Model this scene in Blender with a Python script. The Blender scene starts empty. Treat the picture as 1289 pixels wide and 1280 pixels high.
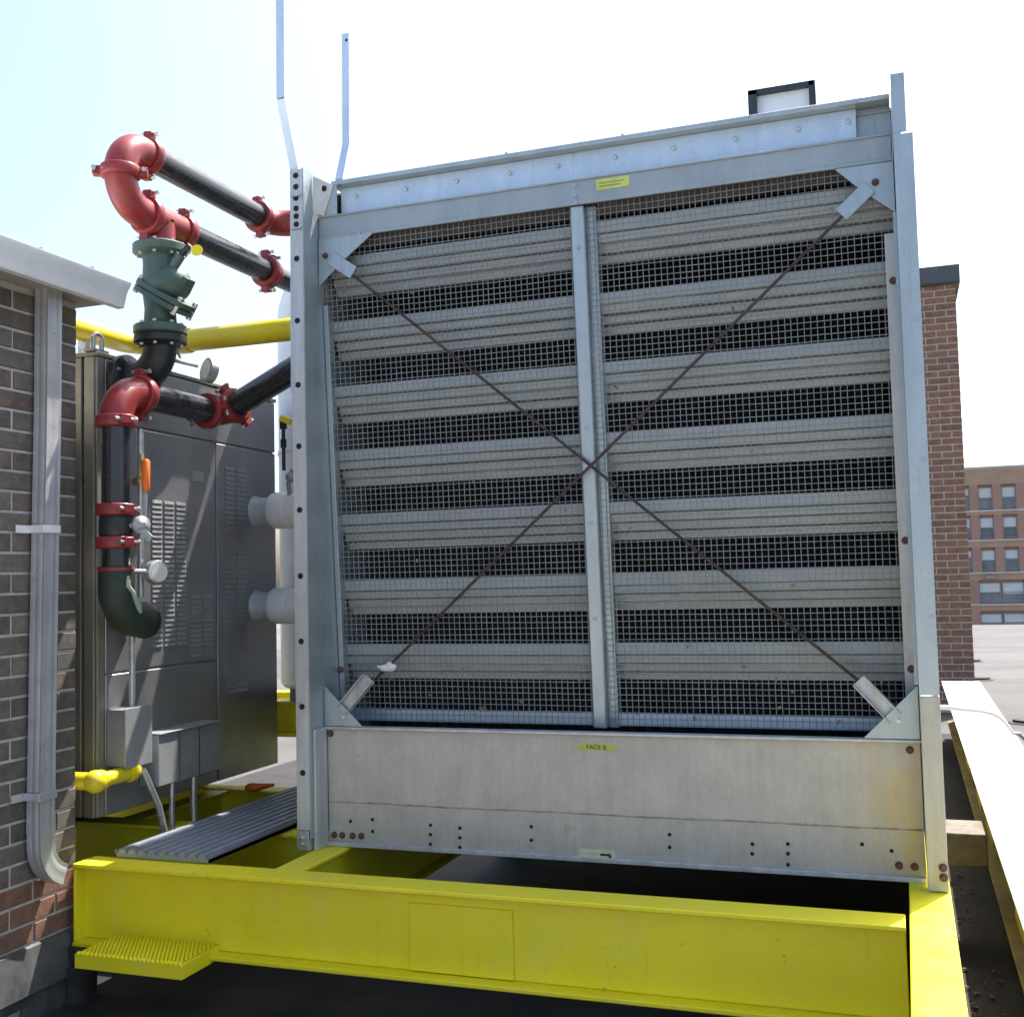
import bpy, math, random
from mathutils import Vector, Matrix
random.seed(7)
S = bpy.context.scene
C = S.collection
# ------------------------------------------------------------------ camera
cam_d = bpy.data.cameras.new('camera'); cam = bpy.data.objects.new('camera', cam_d); C.objects.link(cam)
cam_d.sensor_fit = 'HORIZONTAL'; cam_d.sensor_width = 36.0; cam_d.lens = 39.135
cam_d.clip_start = 0.05; cam_d.clip_end = 6000
yaw, pitch, roll = -0.33727, 0.06398, -0.02406
cy, sy, cp, sp, cr, sr = math.cos(yaw), math.sin(yaw), math.cos(pitch), math.sin(pitch), math.cos(roll), math.sin(roll)
A_ = Matrix(((cy, -sy, 0), (sy, cy, 0), (0, 0, 1)))
B_ = Matrix(((1, 0, 0), (0, 0, -1), (0, 1, 0)))
P_ = Matrix(((1, 0, 0), (0, cp, sp), (0, -sp, cp)))
R_ = Matrix(((cr, -sr, 0), (sr, cr, 0), (0, 0, 1)))
RM = R_ @ P_ @ B_ @ A_
M3 = Matrix((RM[0], -RM[1], -RM[2])).transposed()
cam.matrix_world = Matrix.Translation((0, 0, 1.65)) @ M3.to_4x4()
S.camera = cam
# ------------------------------------------------------------------ world, sun, exposure
SUN_EL = math.radians(59)
sun_h = Vector((0.41, 0.91, 0)).normalized()
to_sun = Vector((sun_h.x * math.cos(SUN_EL), sun_h.y * math.cos(SUN_EL), math.sin(SUN_EL)))
w = bpy.data.worlds.new('World'); S.world = w; w.use_nodes = True
nt = w.node_tree; nt.nodes.clear()
sky = nt.nodes.new('ShaderNodeTexSky'); sky.sky_type = 'NISHITA'; sky.sun_disc = False
sky.sun_elevation = SUN_EL; sky.sun_rotation = math.atan2(sun_h.x, sun_h.y)
sky.dust_density = 4.0; sky.air_density = 1.0; sky.ozone_density = 2.0
bg = nt.nodes.new('ShaderNodeBackground'); bg.inputs[1].default_value = 0.145
wo = nt.nodes.new('ShaderNodeOutputWorld')
nt.links.new(sky.outputs[0], bg.inputs[0]); nt.links.new(bg.outputs[0], wo.inputs[0])
sd = bpy.data.lights.new('sun', 'SUN'); sd.energy = 4.6; sd.angle = math.radians(0.5); sd.color = (1.0, 0.95, 0.88)
so = bpy.data.objects.new('sun', sd); C.objects.link(so)
so.rotation_euler = (-to_sun).to_track_quat('-Z', 'Y').to_euler()
S.view_settings.view_transform = 'Standard'; S.view_settings.look = 'None'
S.view_settings.exposure = 1.2; S.view_settings.gamma = 1.0; S.view_settings.use_curve_mapping = False
S.cycles.max_bounces = 5; S.cycles.caustics_reflective = False; S.cycles.caustics_refractive = False; S.cycles.sample_clamp_indirect = 6.0

# ------------------------------------------------------------------ materials
MATS = {}
def _new(name):
    m = bpy.data.materials.new(name); m.use_nodes = True
    n = m.node_tree.nodes; l = m.node_tree.links
    return m, n, l, n['Principled BSDF']
def _coords(n, l, rnd=False):
    tc = n.new('ShaderNodeTexCoord')
    if not rnd: return tc.outputs['Object']
    oi = n.new('ShaderNodeObjectInfo'); mu = n.new('ShaderNodeMath'); mu.operation = 'MULTIPLY'; mu.inputs[1].default_value = 57.0
    l.new(oi.outputs['Random'], mu.inputs[0])
    va = n.new('ShaderNodeVectorMath'); va.operation = 'ADD'
    l.new(tc.outputs['Object'], va.inputs[0]); l.new(mu.outputs[0], va.inputs[1])
    return va.outputs[0]
def _noise(n, l, co, scale, detail=5, stretch=None, rough=0.6):
    t = n.new('ShaderNodeTexNoise'); t.inputs['Scale'].default_value = scale; t.inputs['Detail'].default_value = min(detail, 4)
    t.inputs['Roughness'].default_value = rough
    if stretch:
        mp = n.new('ShaderNodeMapping'); mp.inputs['Scale'].default_value = stretch
        l.new(co, mp.inputs['Vector']); co = mp.outputs[0]
    l.new(co, t.inputs['Vector'])
    return t.outputs['Fac']
def _ramp(n, l, fac, stops):
    r = n.new('ShaderNodeValToRGB'); e = r.color_ramp.elements
    while len(e) < len(stops): e.new(0.5)
    for i, (p, c) in enumerate(stops):
        e[i].position = p; e[i].color = (c[0], c[1], c[2], 1) if hasattr(c, '__len__') else (c, c, c, 1)
    l.new(fac, r.inputs[0]); return r.outputs[0]
def _mix(n, l, fac, a, b, mode='MIX'):
    m = n.new('ShaderNodeMix'); m.data_type = 'RGBA'; m.blend_type = mode
    for s, v in ((m.inputs[0], fac), (m.inputs[6], a), (m.inputs[7], b)):
        if hasattr(v, 'is_linked'): l.new(v, s)
        elif hasattr(v, '__len__'): s.default_value = (v[0], v[1], v[2], 1)
        else: s.default_value = v
    return m.outputs[2]
def _bump(n, l, b, h, strength, dist=0.002):
    bp = n.new('ShaderNodeBump'); bp.inputs['Strength'].default_value = strength; bp.inputs['Distance'].default_value = dist
    l.new(h, bp.inputs['Height']); l.new(bp.outputs[0], b.inputs['Normal'])
def plain(name, col, rough=0.5, metal=0.0, var=0.25, scale=6, dirt=0.0, dirtcol=(0.05, 0.04, 0.03), rnd=False, bump=0.15, bscale=60, stretch=None, spec=0.5):
    if name in MATS: return MATS[name]
    m, n, l, b = _new(name); co = _coords(n, l, rnd)
    f = _noise(n, l, co, scale, stretch=stretch)
    lo = [c * (1 - var) for c in col]; hi = [min(1, c * (1 + var)) for c in col]
    c = _ramp(n, l, f, ((0.3, lo), (0.7, hi)))
    if dirt:
        d = _noise(n, l, co, scale * 2.3, 8)
        df = _ramp(n, l, d, ((0.52, 0.0), (0.72, dirt)))
        c = _mix(n, l, df, c, dirtcol)
    l.new(c, b.inputs['Base Color'])
    fr = _noise(n, l, co, scale * 3)
    l.new(_ramp(n, l, fr, ((0.3, max(0.03, rough - 0.1)), (0.7, min(1, rough + 0.12)))), b.inputs['Roughness'])
    b.inputs['Metallic'].default_value = metal; b.inputs['Specular IOR Level'].default_value = spec
    if bump: _bump(n, l, b, _noise(n, l, co, bscale, 4), bump, 0.001)
    MATS[name] = m; return m
def galvanized(name, col, metal=0.55, rough=0.42, spangle=0.045, streak=0.10, rust=0.0, tint=False):
    m, n, l, b = _new(name); co = _coords(n, l)
    v = n.new('ShaderNodeTexVoronoi'); v.inputs['Scale'].default_value = 70; l.new(co, v.inputs['Vector'])
    bw = n.new('ShaderNodeRGBToBW'); l.new(v.outputs['Color'], bw.inputs[0])
    c = _ramp(n, l, bw.outputs[0], ((0.2, [x * (1 - spangle) for x in col]), (0.8, [min(1, x * (1 + spangle)) for x in col])))
    st = _noise(n, l, co, 5, 6, (3.0, 3.0, 0.35))
    c = _mix(n, l, 1.0, c, _ramp(n, l, st, ((0.3, 1 - streak * 1.6), (0.7, 1.0))), 'MULTIPLY')
    bl = _noise(n, l, co, 2.6, 5); c = _mix(n, l, _ramp(n, l, bl, ((0.45, 0.0), (0.72, 0.30))), c, [min(1, x * 1.28) for x in col])
    sc = _noise(n, l, co, 13, 6, (4, 4, 0.25)); c = _mix(n, l, _ramp(n, l, sc, ((0.60, 0.0), (0.74, 0.35))), c, [x * 0.62 for x in col])
    if rust:
        rn = _noise(n, l, co, 9, 8)
        c = _mix(n, l, _ramp(n, l, rn, ((0.6, 0.0), (0.75, rust))), c, (0.24, 0.12, 0.05))
    l.new(c, b.inputs['Base Color'])
    l.new(_ramp(n, l, bw.outputs[0], ((0.0, rough - 0.08), (1.0, rough + 0.12))), b.inputs['Roughness'])
    b.inputs['Metallic'].default_value = metal
    _bump(n, l, b, _noise(n, l, co, 4, 3), 0.35, 0.008)
    if tint:
        oi = n.new('ShaderNodeObjectInfo'); src = b.inputs['Base Color'].links[0].from_socket
        l.new(_mix(n, l, 1.0, src, _ramp(n, l, oi.outputs['Random'], ((0.0, 0.88), (1.0, 1.0))), 'MULTIPLY'), b.inputs['Base Color'])
    MATS[name] = m; return m
galvanized('galv', (0.46, 0.52, 0.545))
galvanized('galv_dull', (0.40, 0.45, 0.47), metal=0.4, rough=0.55)
galvanized('galv_white', (0.66, 0.67, 0.66), metal=0.4, rough=0.5, streak=0.22, rust=0.12)
galvanized('galv_blade', (0.49, 0.52, 0.53), metal=0.05, rough=0.65, spangle=0.01, streak=0.05, tint=True)
galvanized('post_rusty', (0.56, 0.53, 0.45), metal=0.2, rough=0.55, streak=0.2, rust=0.35)
galvanized('galv_plank', (0.36, 0.40, 0.45), metal=0.5, rough=0.5)
galvanized('galv_blue', (0.62, 0.73, 0.84), metal=0.5, rough=0.5, streak=0.08)
def basin_material():
    m, n, l, b = _new('basin_sheet'); co = _coords(n, l)
    f = _noise(n, l, co, 7, 8); c = _ramp(n, l, f, ((0.25, (0.50, 0.465, 0.405)), (0.75, (0.63, 0.595, 0.525))))
    f2 = _noise(n, l, co, 90, 5, (1, 1, 0.5)); c = _mix(n, l, 1.0, c, _ramp(n, l, f2, ((0.35, 0.92), (0.65, 1.0))), 'MULTIPLY')
    st = _noise(n, l, co, 6, 7, (6, 6, 0.5)); c = _mix(n, l, 1.0, c, _ramp(n, l, st, ((0.3, 0.90), (0.62, 1.0))), 'MULTIPLY')
    sx = n.new('ShaderNodeSeparateXYZ'); l.new(co, sx.inputs[0])
    # rust run near the right end of the sheet
    wob = _noise(n, l, co, 4, 5)
    ad = n.new('ShaderNodeMath'); ad.operation = 'MULTIPLY_ADD'; ad.inputs[1].default_value = 0.22; l.new(wob, ad.inputs[0]); l.new(sx.outputs['X'], ad.inputs[2])
    rx = _ramp(n, l, ad.outputs[0], ((0.99, 0.0), (1.0, 0.0)))
    mr = n.new('ShaderNodeMapRange'); mr.inputs[1].default_value = 0.93; mr.inputs[2].default_value = 1.22; l.new(ad.outputs[0], mr.inputs[0])
    rn = _noise(n, l, co, 11, 8, (2.2, 2.2, 0.5))
    mm = n.new('ShaderNodeMath'); mm.operation = 'MULTIPLY'; l.new(mr.outputs[0], mm.inputs[0])
    l.new(_ramp(n, l, rn, ((0.38, 0.0), (0.62, 1.0))), mm.inputs[1])
    ms = n.new('ShaderNodeMath'); ms.operation = 'MULTIPLY'; ms.inputs[1].default_value = 0.85; l.new(mm.outputs[0], ms.inputs[0])
    c = _mix(n, l, ms.outputs[0], c, (0.66, 0.47, 0.14))
    ru = _noise(n, l, co, 14, 8)
    c = _mix(n, l, _ramp(n, l, ru, ((0.64, 0.0), (0.78, 0.45))), c, (0.30, 0.19, 0.11))
    l.new(c, b.inputs['Base Color']); b.inputs['Metallic'].default_value = 0.15; b.inputs['Roughness'].default_value = 0.55
    _bump(n, l, b, _noise(n, l, co, 5, 3), 0.3, 0.006)
    MATS['basin'] = m
basin_material()
def paint(name, col, rough=0.42):
    m, n, l, b = _new(name); co = _coords(n, l)
    f = _noise(n, l, co, 2.2, 8); c = _ramp(n, l, f, ((0.3, [x * 0.93 for x in col]), (0.7, [min(1, x * 1.06) for x in col])))
    # faded chalky patches and grime runs
    fd = _noise(n, l, co, 5.5, 8, (1, 1, 0.5)); c = _mix(n, l, _ramp(n, l, fd, ((0.5, 0.0), (0.75, 0.14))), c, (0.88, 0.80, 0.28))
    gr = _noise(n, l, co, 7, 8, (5, 5, 0.5)); c = _mix(n, l, _ramp(n, l, gr, ((0.58, 0.0), (0.85, 0.22))), c, (0.40, 0.30, 0.06))
    d = _noise(n, l, co, 26, 9, None, 0.75); d2 = _noise(n, l, co, 3.1, 5)
    mm = n.new('ShaderNodeMath'); mm.operation = 'MULTIPLY'; l.new(_ramp(n, l, d, ((0.63, 0.0), (0.68, 1.0))), mm.inputs[0]); l.new(_ramp(n, l, d2, ((0.52, 0.0), (0.64, 0.8))), mm.inputs[1])
    c = _mix(n, l, mm.outputs[0], c, (0.15, 0.085, 0.04))
    l.new(c, b.inputs['Base Color']); l.new(_ramp(n, l, _noise(n, l, co, 12), ((0.3, rough - 0.1), (0.7, rough + 0.18))), b.inputs['Roughness'])
    _bump(n, l, b, _noise(n, l, co, 35, 4), 0.25, 0.002)
    MATS[name] = m
paint('yellow', (0.87, 0.77, 0.016)); paint('yellow_pipe', (0.78, 0.62, 0.02), 0.35)
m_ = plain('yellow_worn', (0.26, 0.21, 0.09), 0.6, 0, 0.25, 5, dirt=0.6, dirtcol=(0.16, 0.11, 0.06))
plain('black_pipe', (0.020, 0.021, 0.024), 0.24, 0, 0.3, 5, bump=0.05, spec=0.7)
plain('red_cast', (0.27, 0.032, 0.030), 0.36, 0, 0.2, 8, dirt=0.2, dirtcol=(0.12, 0.03, 0.02), bump=0.3, bscale=120)
plain('green_cast', (0.072, 0.118, 0.092), 0.45, 0, 0.2, 9, dirt=0.25, bump=0.3, bscale=120)
plain('black_cast', (0.02, 0.022, 0.022), 0.4, 0, 0.3, 8, bump=0.4, bscale=120)
plain('black_insulation', (0.022, 0.034, 0.026), 0.6, 0, 0.3, 8, bump=0.4, bscale=80)
plain('zinc', (0.55, 0.55, 0.52), 0.35, 0.8, 0.2, 30, bump=0)
plain('rusty_bolt', (0.17, 0.085, 0.06), 0.7, 0.3, 0.4, 80, bump=0.4)
plain('rusty_rod', (0.075, 0.05, 0.045), 0.6, 0.3, 0.45, 30, bump=0.3)
plain('dark_hole', (0.012, 0.012, 0.014), 0.8, 0, 0.2, 20, bump=0)
plain('cabinet', (0.40, 0.40, 0.405), 0.37, 0.8, 0.12, 2.5, stretch=(1, 1, 0.3), bump=0.12, bscale=4)
plain('cabinet_frame', (0.34, 0.32, 0.26), 0.45, 0.5, 0.12, 4, bump=0)
plain('louver_slot', (0.10, 0.10, 0.10), 0.6, 0.3, 0.2, 20, bump=0)
plain('grey_box', (0.33, 0.34, 0.34), 0.45, 0.2, 0.12, 6, bump=0.1)
plain('conduit', (0.50, 0.51, 0.52), 0.35, 0.8, 0.2, 20, bump=0)
plain('white_pvc', (0.90, 0.90, 0.90), 0.35, 0, 0.06, 5, bump=0)
plain('pvc_collar', (0.50, 0.55, 0.60), 0.25, 0, 0.1, 10, bump=0)
plain('white_sheet', (0.66, 0.66, 0.64), 0.5, 0.0, 0.08, 4, dirt=0.12, bump=0.1, bscale=5)
plain('white_cover', (0.80, 0.80, 0.78), 0.5, 0, 0.06, 5, dirt=0.1, dirtcol=(0.5, 0.45, 0.35), bump=0.1)
plain('orange_grip', (0.85, 0.17, 0.01), 0.5, 0, 0.08, 20, bump=0)
plain('steel_valve', (0.36, 0.38, 0.37), 0.55, 0.4, 0.25, 30, bump=0.2)
plain('dial_face', (0.62, 0.60, 0.55), 0.3, 0, 0.1, 30, bump=0)
plain('tag_yellow', (0.85, 0.72, 0.02), 0.5, 0, 0.05, 20, bump=0)
plain('sticker', (0.62, 0.66, 0.16), 0.5, 0, 0.12, 25, bump=0)
plain('sticker_pale', (0.66, 0.68, 0.42), 0.5, 0, 0.12, 25, bump=0)
plain('sticker_green', (0.45, 0.55, 0.08), 0.5, 0, 0.15, 25, bump=0)
plain('ink', (0.03, 0.035, 0.015), 0.6, 0, 0.1, 25, bump=0)
plain('ink_faint', (0.33, 0.36, 0.10), 0.6, 0, 0.1, 25, bump=0)
plain('fill_black', (0.012, 0.012, 0.013), 0.7, 0, 0.4, 20, bump=0)
plain('dark_frame', (0.045, 0.05, 0.055), 0.5, 0.3, 0.2, 10, bump=0)
plain('coping_dark', (0.10, 0.105, 0.11), 0.5, 0.3, 0.15, 3, bump=0)
plain('gutter_metal', (0.74, 0.77, 0.80), 0.5, 0.0, 0.08, 4, dirt=0.12, dirtcol=(0.2, 0.17, 0.14), bump=0.1)
plain('soffit', (0.36, 0.34, 0.31), 0.7, 0, 0.15, 5, dirt=0.2)
plain('downspout', (0.58, 0.59, 0.61), 0.36, 0.5, 0.12, 6, bump=0.1)
plain('base_flashing', (0.12, 0.12, 0.12), 0.5, 0.3, 0.45, 8, dirt=0.3, dirtcol=(0.25, 0.22, 0.18), bump=0.3)
plain('mortar', (0.52, 0.50, 0.47), 0.9, 0, 0.15, 30, bump=0.5, bscale=200)
plain('mortar_warm', (0.56, 0.48, 0.40), 0.9, 0, 0.12, 30, bump=0.4, bscale=200)
plain('foot_dark', (0.03, 0.028, 0.027), 0.7, 0.1, 0.4, 20, dirt=0.4, dirtcol=(0.12, 0.06, 0.04), bump=0.5)
plain('cable_white', (0.42, 0.40, 0.40), 0.5, 0, 0.05, 20, bump=0)
plain('rag', (0.75, 0.75, 0.74), 0.8, 0, 0.1, 60, bump=0.4)
def brick_material(name, stops):
    m, n, l, b = _new(name); co = _coords(n, l, True)
    oi = n.new('ShaderNodeObjectInfo')
    c = _ramp(n, l, oi.outputs['Random'], stops)
    f = _noise(n, l, co, 22, 8); c = _mix(n, l, 1.0, c, _ramp(n, l, f, ((0.3, 0.68), (0.7, 1.15))), 'MULTIPLY')
    f3 = _noise(n, l, co, 120, 4); c = _mix(n, l, 1.0, c, _ramp(n, l, f3, ((0.3, 0.75), (0.6, 1.05))), 'MULTIPLY')
    l.new(c, b.inputs['Base Color']); b.inputs['Roughness'].default_value = 0.85
    _bump(n, l, b, _noise(n, l, co, 130, 5), 0.6, 0.002)
    MATS[name] = m
brick_material('brick_brown', ((0.0, (0.115, 0.103, 0.086)), (0.4, (0.15, 0.132, 0.11)), (0.75, (0.185, 0.16, 0.128)), (1.0, (0.15, 0.115, 0.09))))
brick_material('brick_red', ((0.0, (0.24, 0.115, 0.075)), (0.5, (0.28, 0.14, 0.09)), (1.0, (0.22, 0.12, 0.09))))
brick_material('brick_far', ((0.0, (0.30, 0.15, 0.095)), (0.5, (0.36, 0.19, 0.12)), (1.0, (0.25, 0.14, 0.10))))
def roof_material(name, a, b_, sc, dirt):
    m, n, l, b = _new(name); co = _coords(n, l)
    f = _noise(n, l, co, sc, 8); c = _ramp(n, l, f, ((0.3, a), (0.7, b_)))
    f2 = _noise(n, l, co, sc * 0.12, 5, (0.5, 2.5, 1)); c = _mix(n, l, 1.0, c, _ramp(n, l, f2, ((0.35, 1 - dirt), (0.65, 1.0))), 'MULTIPLY')
    f3 = _noise(n, l, co, 160, 3); c = _mix(n, l, 1.0, c, _ramp(n, l, f3, ((0.3, 0.75), (0.7, 1.1))), 'MULTIPLY')
    l.new(c, b.inputs['Base Color']); b.inputs['Roughness'].default_value = 0.85
    _bump(n, l, b, f3, 0.5, 0.004)
    MATS[name] = m
roof_material('roof_pale', (0.095, 0.092, 0.088), (0.135, 0.13, 0.124), 1.5, 0.35)
roof_material('bounce_slab', (0.34, 0.33, 0.31), (0.44, 0.43, 0.40), 1.8, 0.25)  # pale tone picked to throw fill light back at the tower
roof_material('roof_shade_tone', (0.018, 0.016, 0.015), (0.042, 0.037, 0.032), 5, 0.4)  # roof colour darkened to carry the shade below the platform
roof_material('street', (0.14, 0.14, 0.13), (0.2, 0.2, 0.18), 0.05, 0.3)
plain('far_brick', (0.42, 0.235, 0.18), 0.9, 0, 0.12, 0.4, bump=0)
plain('far_spandrel', (0.46, 0.30, 0.20), 0.9, 0, 0.12, 0.5, bump=0)
plain('far_stone', (0.54, 0.47, 0.42), 0.9, 0, 0.08, 0.5, bump=0)
plain('far_frame', (0.30, 0.30, 0.32), 0.6, 0, 0.05, 1, bump=0)
plain('far_blind', (0.62, 0.64, 0.63), 0.6, 0, 0.05, 1, rnd=True, bump=0)
plain('far_glass', (0.17, 0.19, 0.22), 0.12, 0, 0.4, 0.6, rnd=True, bump=0, spec=0.8)

# ------------------------------------------------------------------ mesh helpers
class MB:
    def __init__(s): s.v = []; s.f = []
    def add(s, v, f):
        o = len(s.v); s.v += [Vector(p) for p in v]; s.f += [tuple(i + o for i in q) for q in f]; return s
    def box(s, x0, x1, y0, y1, z0, z1):
        return s.add([(x0, y0, z0), (x1, y0, z0), (x1, y1, z0), (x0, y1, z0), (x0, y0, z1), (x1, y0, z1), (x1, y1, z1), (x0, y1, z1)],
                     [(3, 2, 1, 0), (4, 5, 6, 7), (0, 1, 5, 4), (1, 2, 6, 5), (2, 3, 7, 6), (3, 0, 4, 7)])
    def obox(s, c, u, v, w_):          # centre and three half-axis vectors
        c, u, v, w_ = Vector(c), Vector(u), Vector(v), Vector(w_)
        if u.cross(v).dot(w_) < 0: u = -u
        p = [c + a * u + b * v + d * w_ for d in (-1, 1) for (a, b) in ((-1, -1), (1, -1), (1, 1), (-1, 1))]
        return s.add(p, [(3, 2, 1, 0), (4, 5, 6, 7), (0, 1, 5, 4), (1, 2, 6, 5), (2, 3, 7, 6), (3, 0, 4, 7)])
    def bar(s, p0, p1, wdt, thk, side):   # flat bar from p0 to p1; side = width direction
        p0, p1 = Vector(p0), Vector(p1); d = (p1 - p0) / 2; a = Vector(side); a = (a - d * a.dot(d) / d.length_squared).normalized()
        return s.obox((p0 + p1) / 2, d, a * wdt / 2, d.normalized().cross(a) * thk / 2)
    def prism(s, poly, ext):
        n = len(poly); e = Vector(ext); p = [Vector(q) for q in poly]
        nrm = sum(((p[i] - p[0]).cross(p[(i + 1) % n] - p[0]) for i in range(n)), Vector())
        if nrm.dot(e) > 0: p = p[::-1]
        return s.add(p + [q + e for q in p], [tuple(range(n)), tuple(range(2 * n - 1, n - 1, -1))] +
                     [(i, n + i, n + (i + 1) % n, (i + 1) % n)[::-1] if False else ((i + 1) % n, i, n + i, n + (i + 1) % n) for i in range(n)])
    def tube(s, pts, rad, n=20, caps=True):
        pts = [Vector(p) for p in pts]; k = len(pts)
        if not hasattr(rad, '__len__'): rad = [rad] * k
        T = []
        for i in range(k):
            a = pts[max(i - 1, 0)]; b = pts[min(i + 1, k - 1)]
            d = (b - a)
            if d.length < 1e-9: d = pts[-1] - pts[0]
            T.append(d.normalized())
        u = T[0].orthogonal().normalized(); V = []
        for i in range(k):
            u = (u - T[i] * u.dot(T[i])).normalized(); v = T[i].cross(u)
            V += [pts[i] + (u * math.cos(2 * math.pi * j / n) + v * math.sin(2 * math.pi * j / n)) * rad[i] for j in range(n)]
        F = [(i * n + j, i * n + (j + 1) % n, (i + 1) * n + (j + 1) % n, (i + 1) * n + j) for i in range(k - 1) for j in range(n)]
        if caps: F += [tuple(range(n - 1, -1, -1)), tuple(range((k - 1) * n, k * n))]
        return s.add(V, F)
    def lathe(s, c, axis, prof, n=28, caps=True):   # prof: (radius, distance along axis)
        a = Vector(axis).normalized(); c = Vector(c)
        u = a.orthogonal().normalized(); v = a.cross(u); k = len(prof)
        V = [c + a * h + (u * math.cos(2 * math.pi * j / n) + v * math.sin(2 * math.pi * j / n)) * r for r, h in prof for j in range(n)]
        F = [(i * n + j, i * n + (j + 1) % n, (i + 1) * n + (j + 1) % n, (i + 1) * n + j) for i in range(k - 1) for j in range(n)]
        if caps: F += [tuple(range(n - 1, -1, -1)), tuple(range((k - 1) * n, k * n))]
        return s.add(V, F)
    def ball(s, c, r, n=16, sq=(1, 1, 1)):
        c = Vector(c); V = []; F = []; m = n // 2
        for i in range(m + 1):
            th = math.pi * i / m
            for j in range(n):
                ph = 2 * math.pi * j / n
                V.append(c + Vector((math.sin(th) * math.cos(ph) * sq[0], math.sin(th) * math.sin(ph) * sq[1], math.cos(th) * sq[2])) * r)
        for i in range(m):
            for j in range(n): F.append((i * n + j, (i + 1) * n + j, (i + 1) * n + (j + 1) % n, i * n + (j + 1) % n))
        return s.add(V, F)
    def build(s, name, mat, parent=None, bevel=0.0, smooth=True, ang=38):
        org = Vector((0, 0, 0)); p = parent
        while p is not None: org += p.location; p = p.parent
        me = bpy.data.meshes.new(name); me.from_pydata([v - org for v in s.v], [], s.f); me.update()
        me.materials.append(MATS[mat] if isinstance(mat, str) else mat)
        if smooth:
            me.polygons.foreach_set('use_smooth', [True] * len(me.polygons)); me.set_sharp_from_angle(angle=math.radians(ang))
        o = bpy.data.objects.new(name, me); C.objects.link(o); o.parent = parent
        if bevel:
            bm = o.modifiers.new('bevel', 'BEVEL'); bm.width = bevel; bm.segments = 2; bm.limit_method = 'ANGLE'; bm.angle_limit = math.radians(40)
        return o
def thing(name, loc, label, cat, group=None):
    o = bpy.data.objects.new(name, None); o.empty_display_size = 0.1; o.location = loc; C.objects.link(o)
    o['label'] = label; o['category'] = cat
    if group: o['group'] = group
    return o
def tag(o, label, cat, group=None):
    o['label'] = label; o['category'] = cat
    if group: o['group'] = group
    return o
def structure(o): o['kind'] = 'structure'; return o
def stuff(o): o['kind'] = 'stuff'; return o
def world_org(p):
    org = Vector((0, 0, 0))
    while p is not None: org += p.location; p = p.parent
    return org
def piece(name, me, parent, wloc, rot=None):    # a piece that shares mesh data
    o = bpy.data.objects.new(name, me); C.objects.link(o); o.parent = parent
    o.location = Vector(wloc) - world_org(parent)
    if rot is not None: o.rotation_euler = rot
    return o
def mesh_of(mb, mat, ang=38):
    me = bpy.data.meshes.new('piece'); me.from_pydata(mb.v, [], mb.f); me.update(); me.materials.append(MATS[mat])
    me.polygons.foreach_set('use_smooth', [True] * len(me.polygons)); me.set_sharp_from_angle(angle=math.radians(ang)); return me
def arc(c, a, b, r, t0=0.0, t1=90.0, n=12):     # c + r*(cos t * a + sin t * b)
    c, a, b = Vector(c), Vector(a), Vector(b)
    return [c + a * r * math.cos(math.radians(t0 + (t1 - t0) * i / n)) + b * r * math.sin(math.radians(t0 + (t1 - t0) * i / n)) for i in range(n + 1)]
X, Y, Z = Vector((1, 0, 0)), Vector((0, 1, 0)), Vector((0, 0, 1))
# shared fastener meshes: hex head pointing to -Y (front), to +X and up
def hex_mesh(axis, r, h, mat):
    m = MB(); m.lathe((0, 0, 0), axis, ((r * 1.5, 0), (r * 1.5, h * 0.2)), 14); m.lathe((0, 0, 0), axis, ((r, h * 0.2), (r, h * 0.9), (r * 0.8, h)), 6); return mesh_of(m, mat)
HEX_FRONT_RUST = hex_mesh((0, -1, 0), 0.0085, 0.014, 'rusty_bolt')
HEX_FRONT_ZINC = hex_mesh((0, -1, 0), 0.0075, 0.009, 'zinc')
RIVET_FRONT = hex_mesh((0, -1, 0), 0.006, 0.006, 'galv')
def disc_mesh(r, mat):
    m = MB(); m.lathe((0, 0, 0), (0, -1, 0), ((r, -0.002), (r, 0.0018)), 14); return mesh_of(m, mat)
HOLE_SMALL = disc_mesh(0.0065, 'dark_hole'); HOLE_BIG = disc_mesh(0.0115, 'dark_hole')
HEX_UP = hex_mesh((0, 0, 1), 0.010, 0.016, 'zinc'); HEX_DOWN = hex_mesh((0, 0, -1), 0.010, 0.016, 'zinc')

# ------------------------------------------------------------------ setting: roofs, street
G = 0.15
structure(MB().box(-14, 9, -9, 32.4, G - 0.4, G).build('roof_deck', 'roof_pale'))
structure(MB().box(-13.9, 0.62, -8.9, 2.345, G, G + 0.004).build('bounce_slab', 'bounce_slab'))  # out-of-view pale slab, added to bounce light onto the shaded tower front
structure(MB().box(-5.0, 0.62, 2.35, 11.0, G, G + 0.004).build('roof_shade_sheet', 'roof_shade_tone'))  # dark sheet: the shade under the steel painted into the roof colour
structure(MB().box(-1500, 1500, -600, 2500, -12.3, -12.0).build('street_ground', 'street'))

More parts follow.
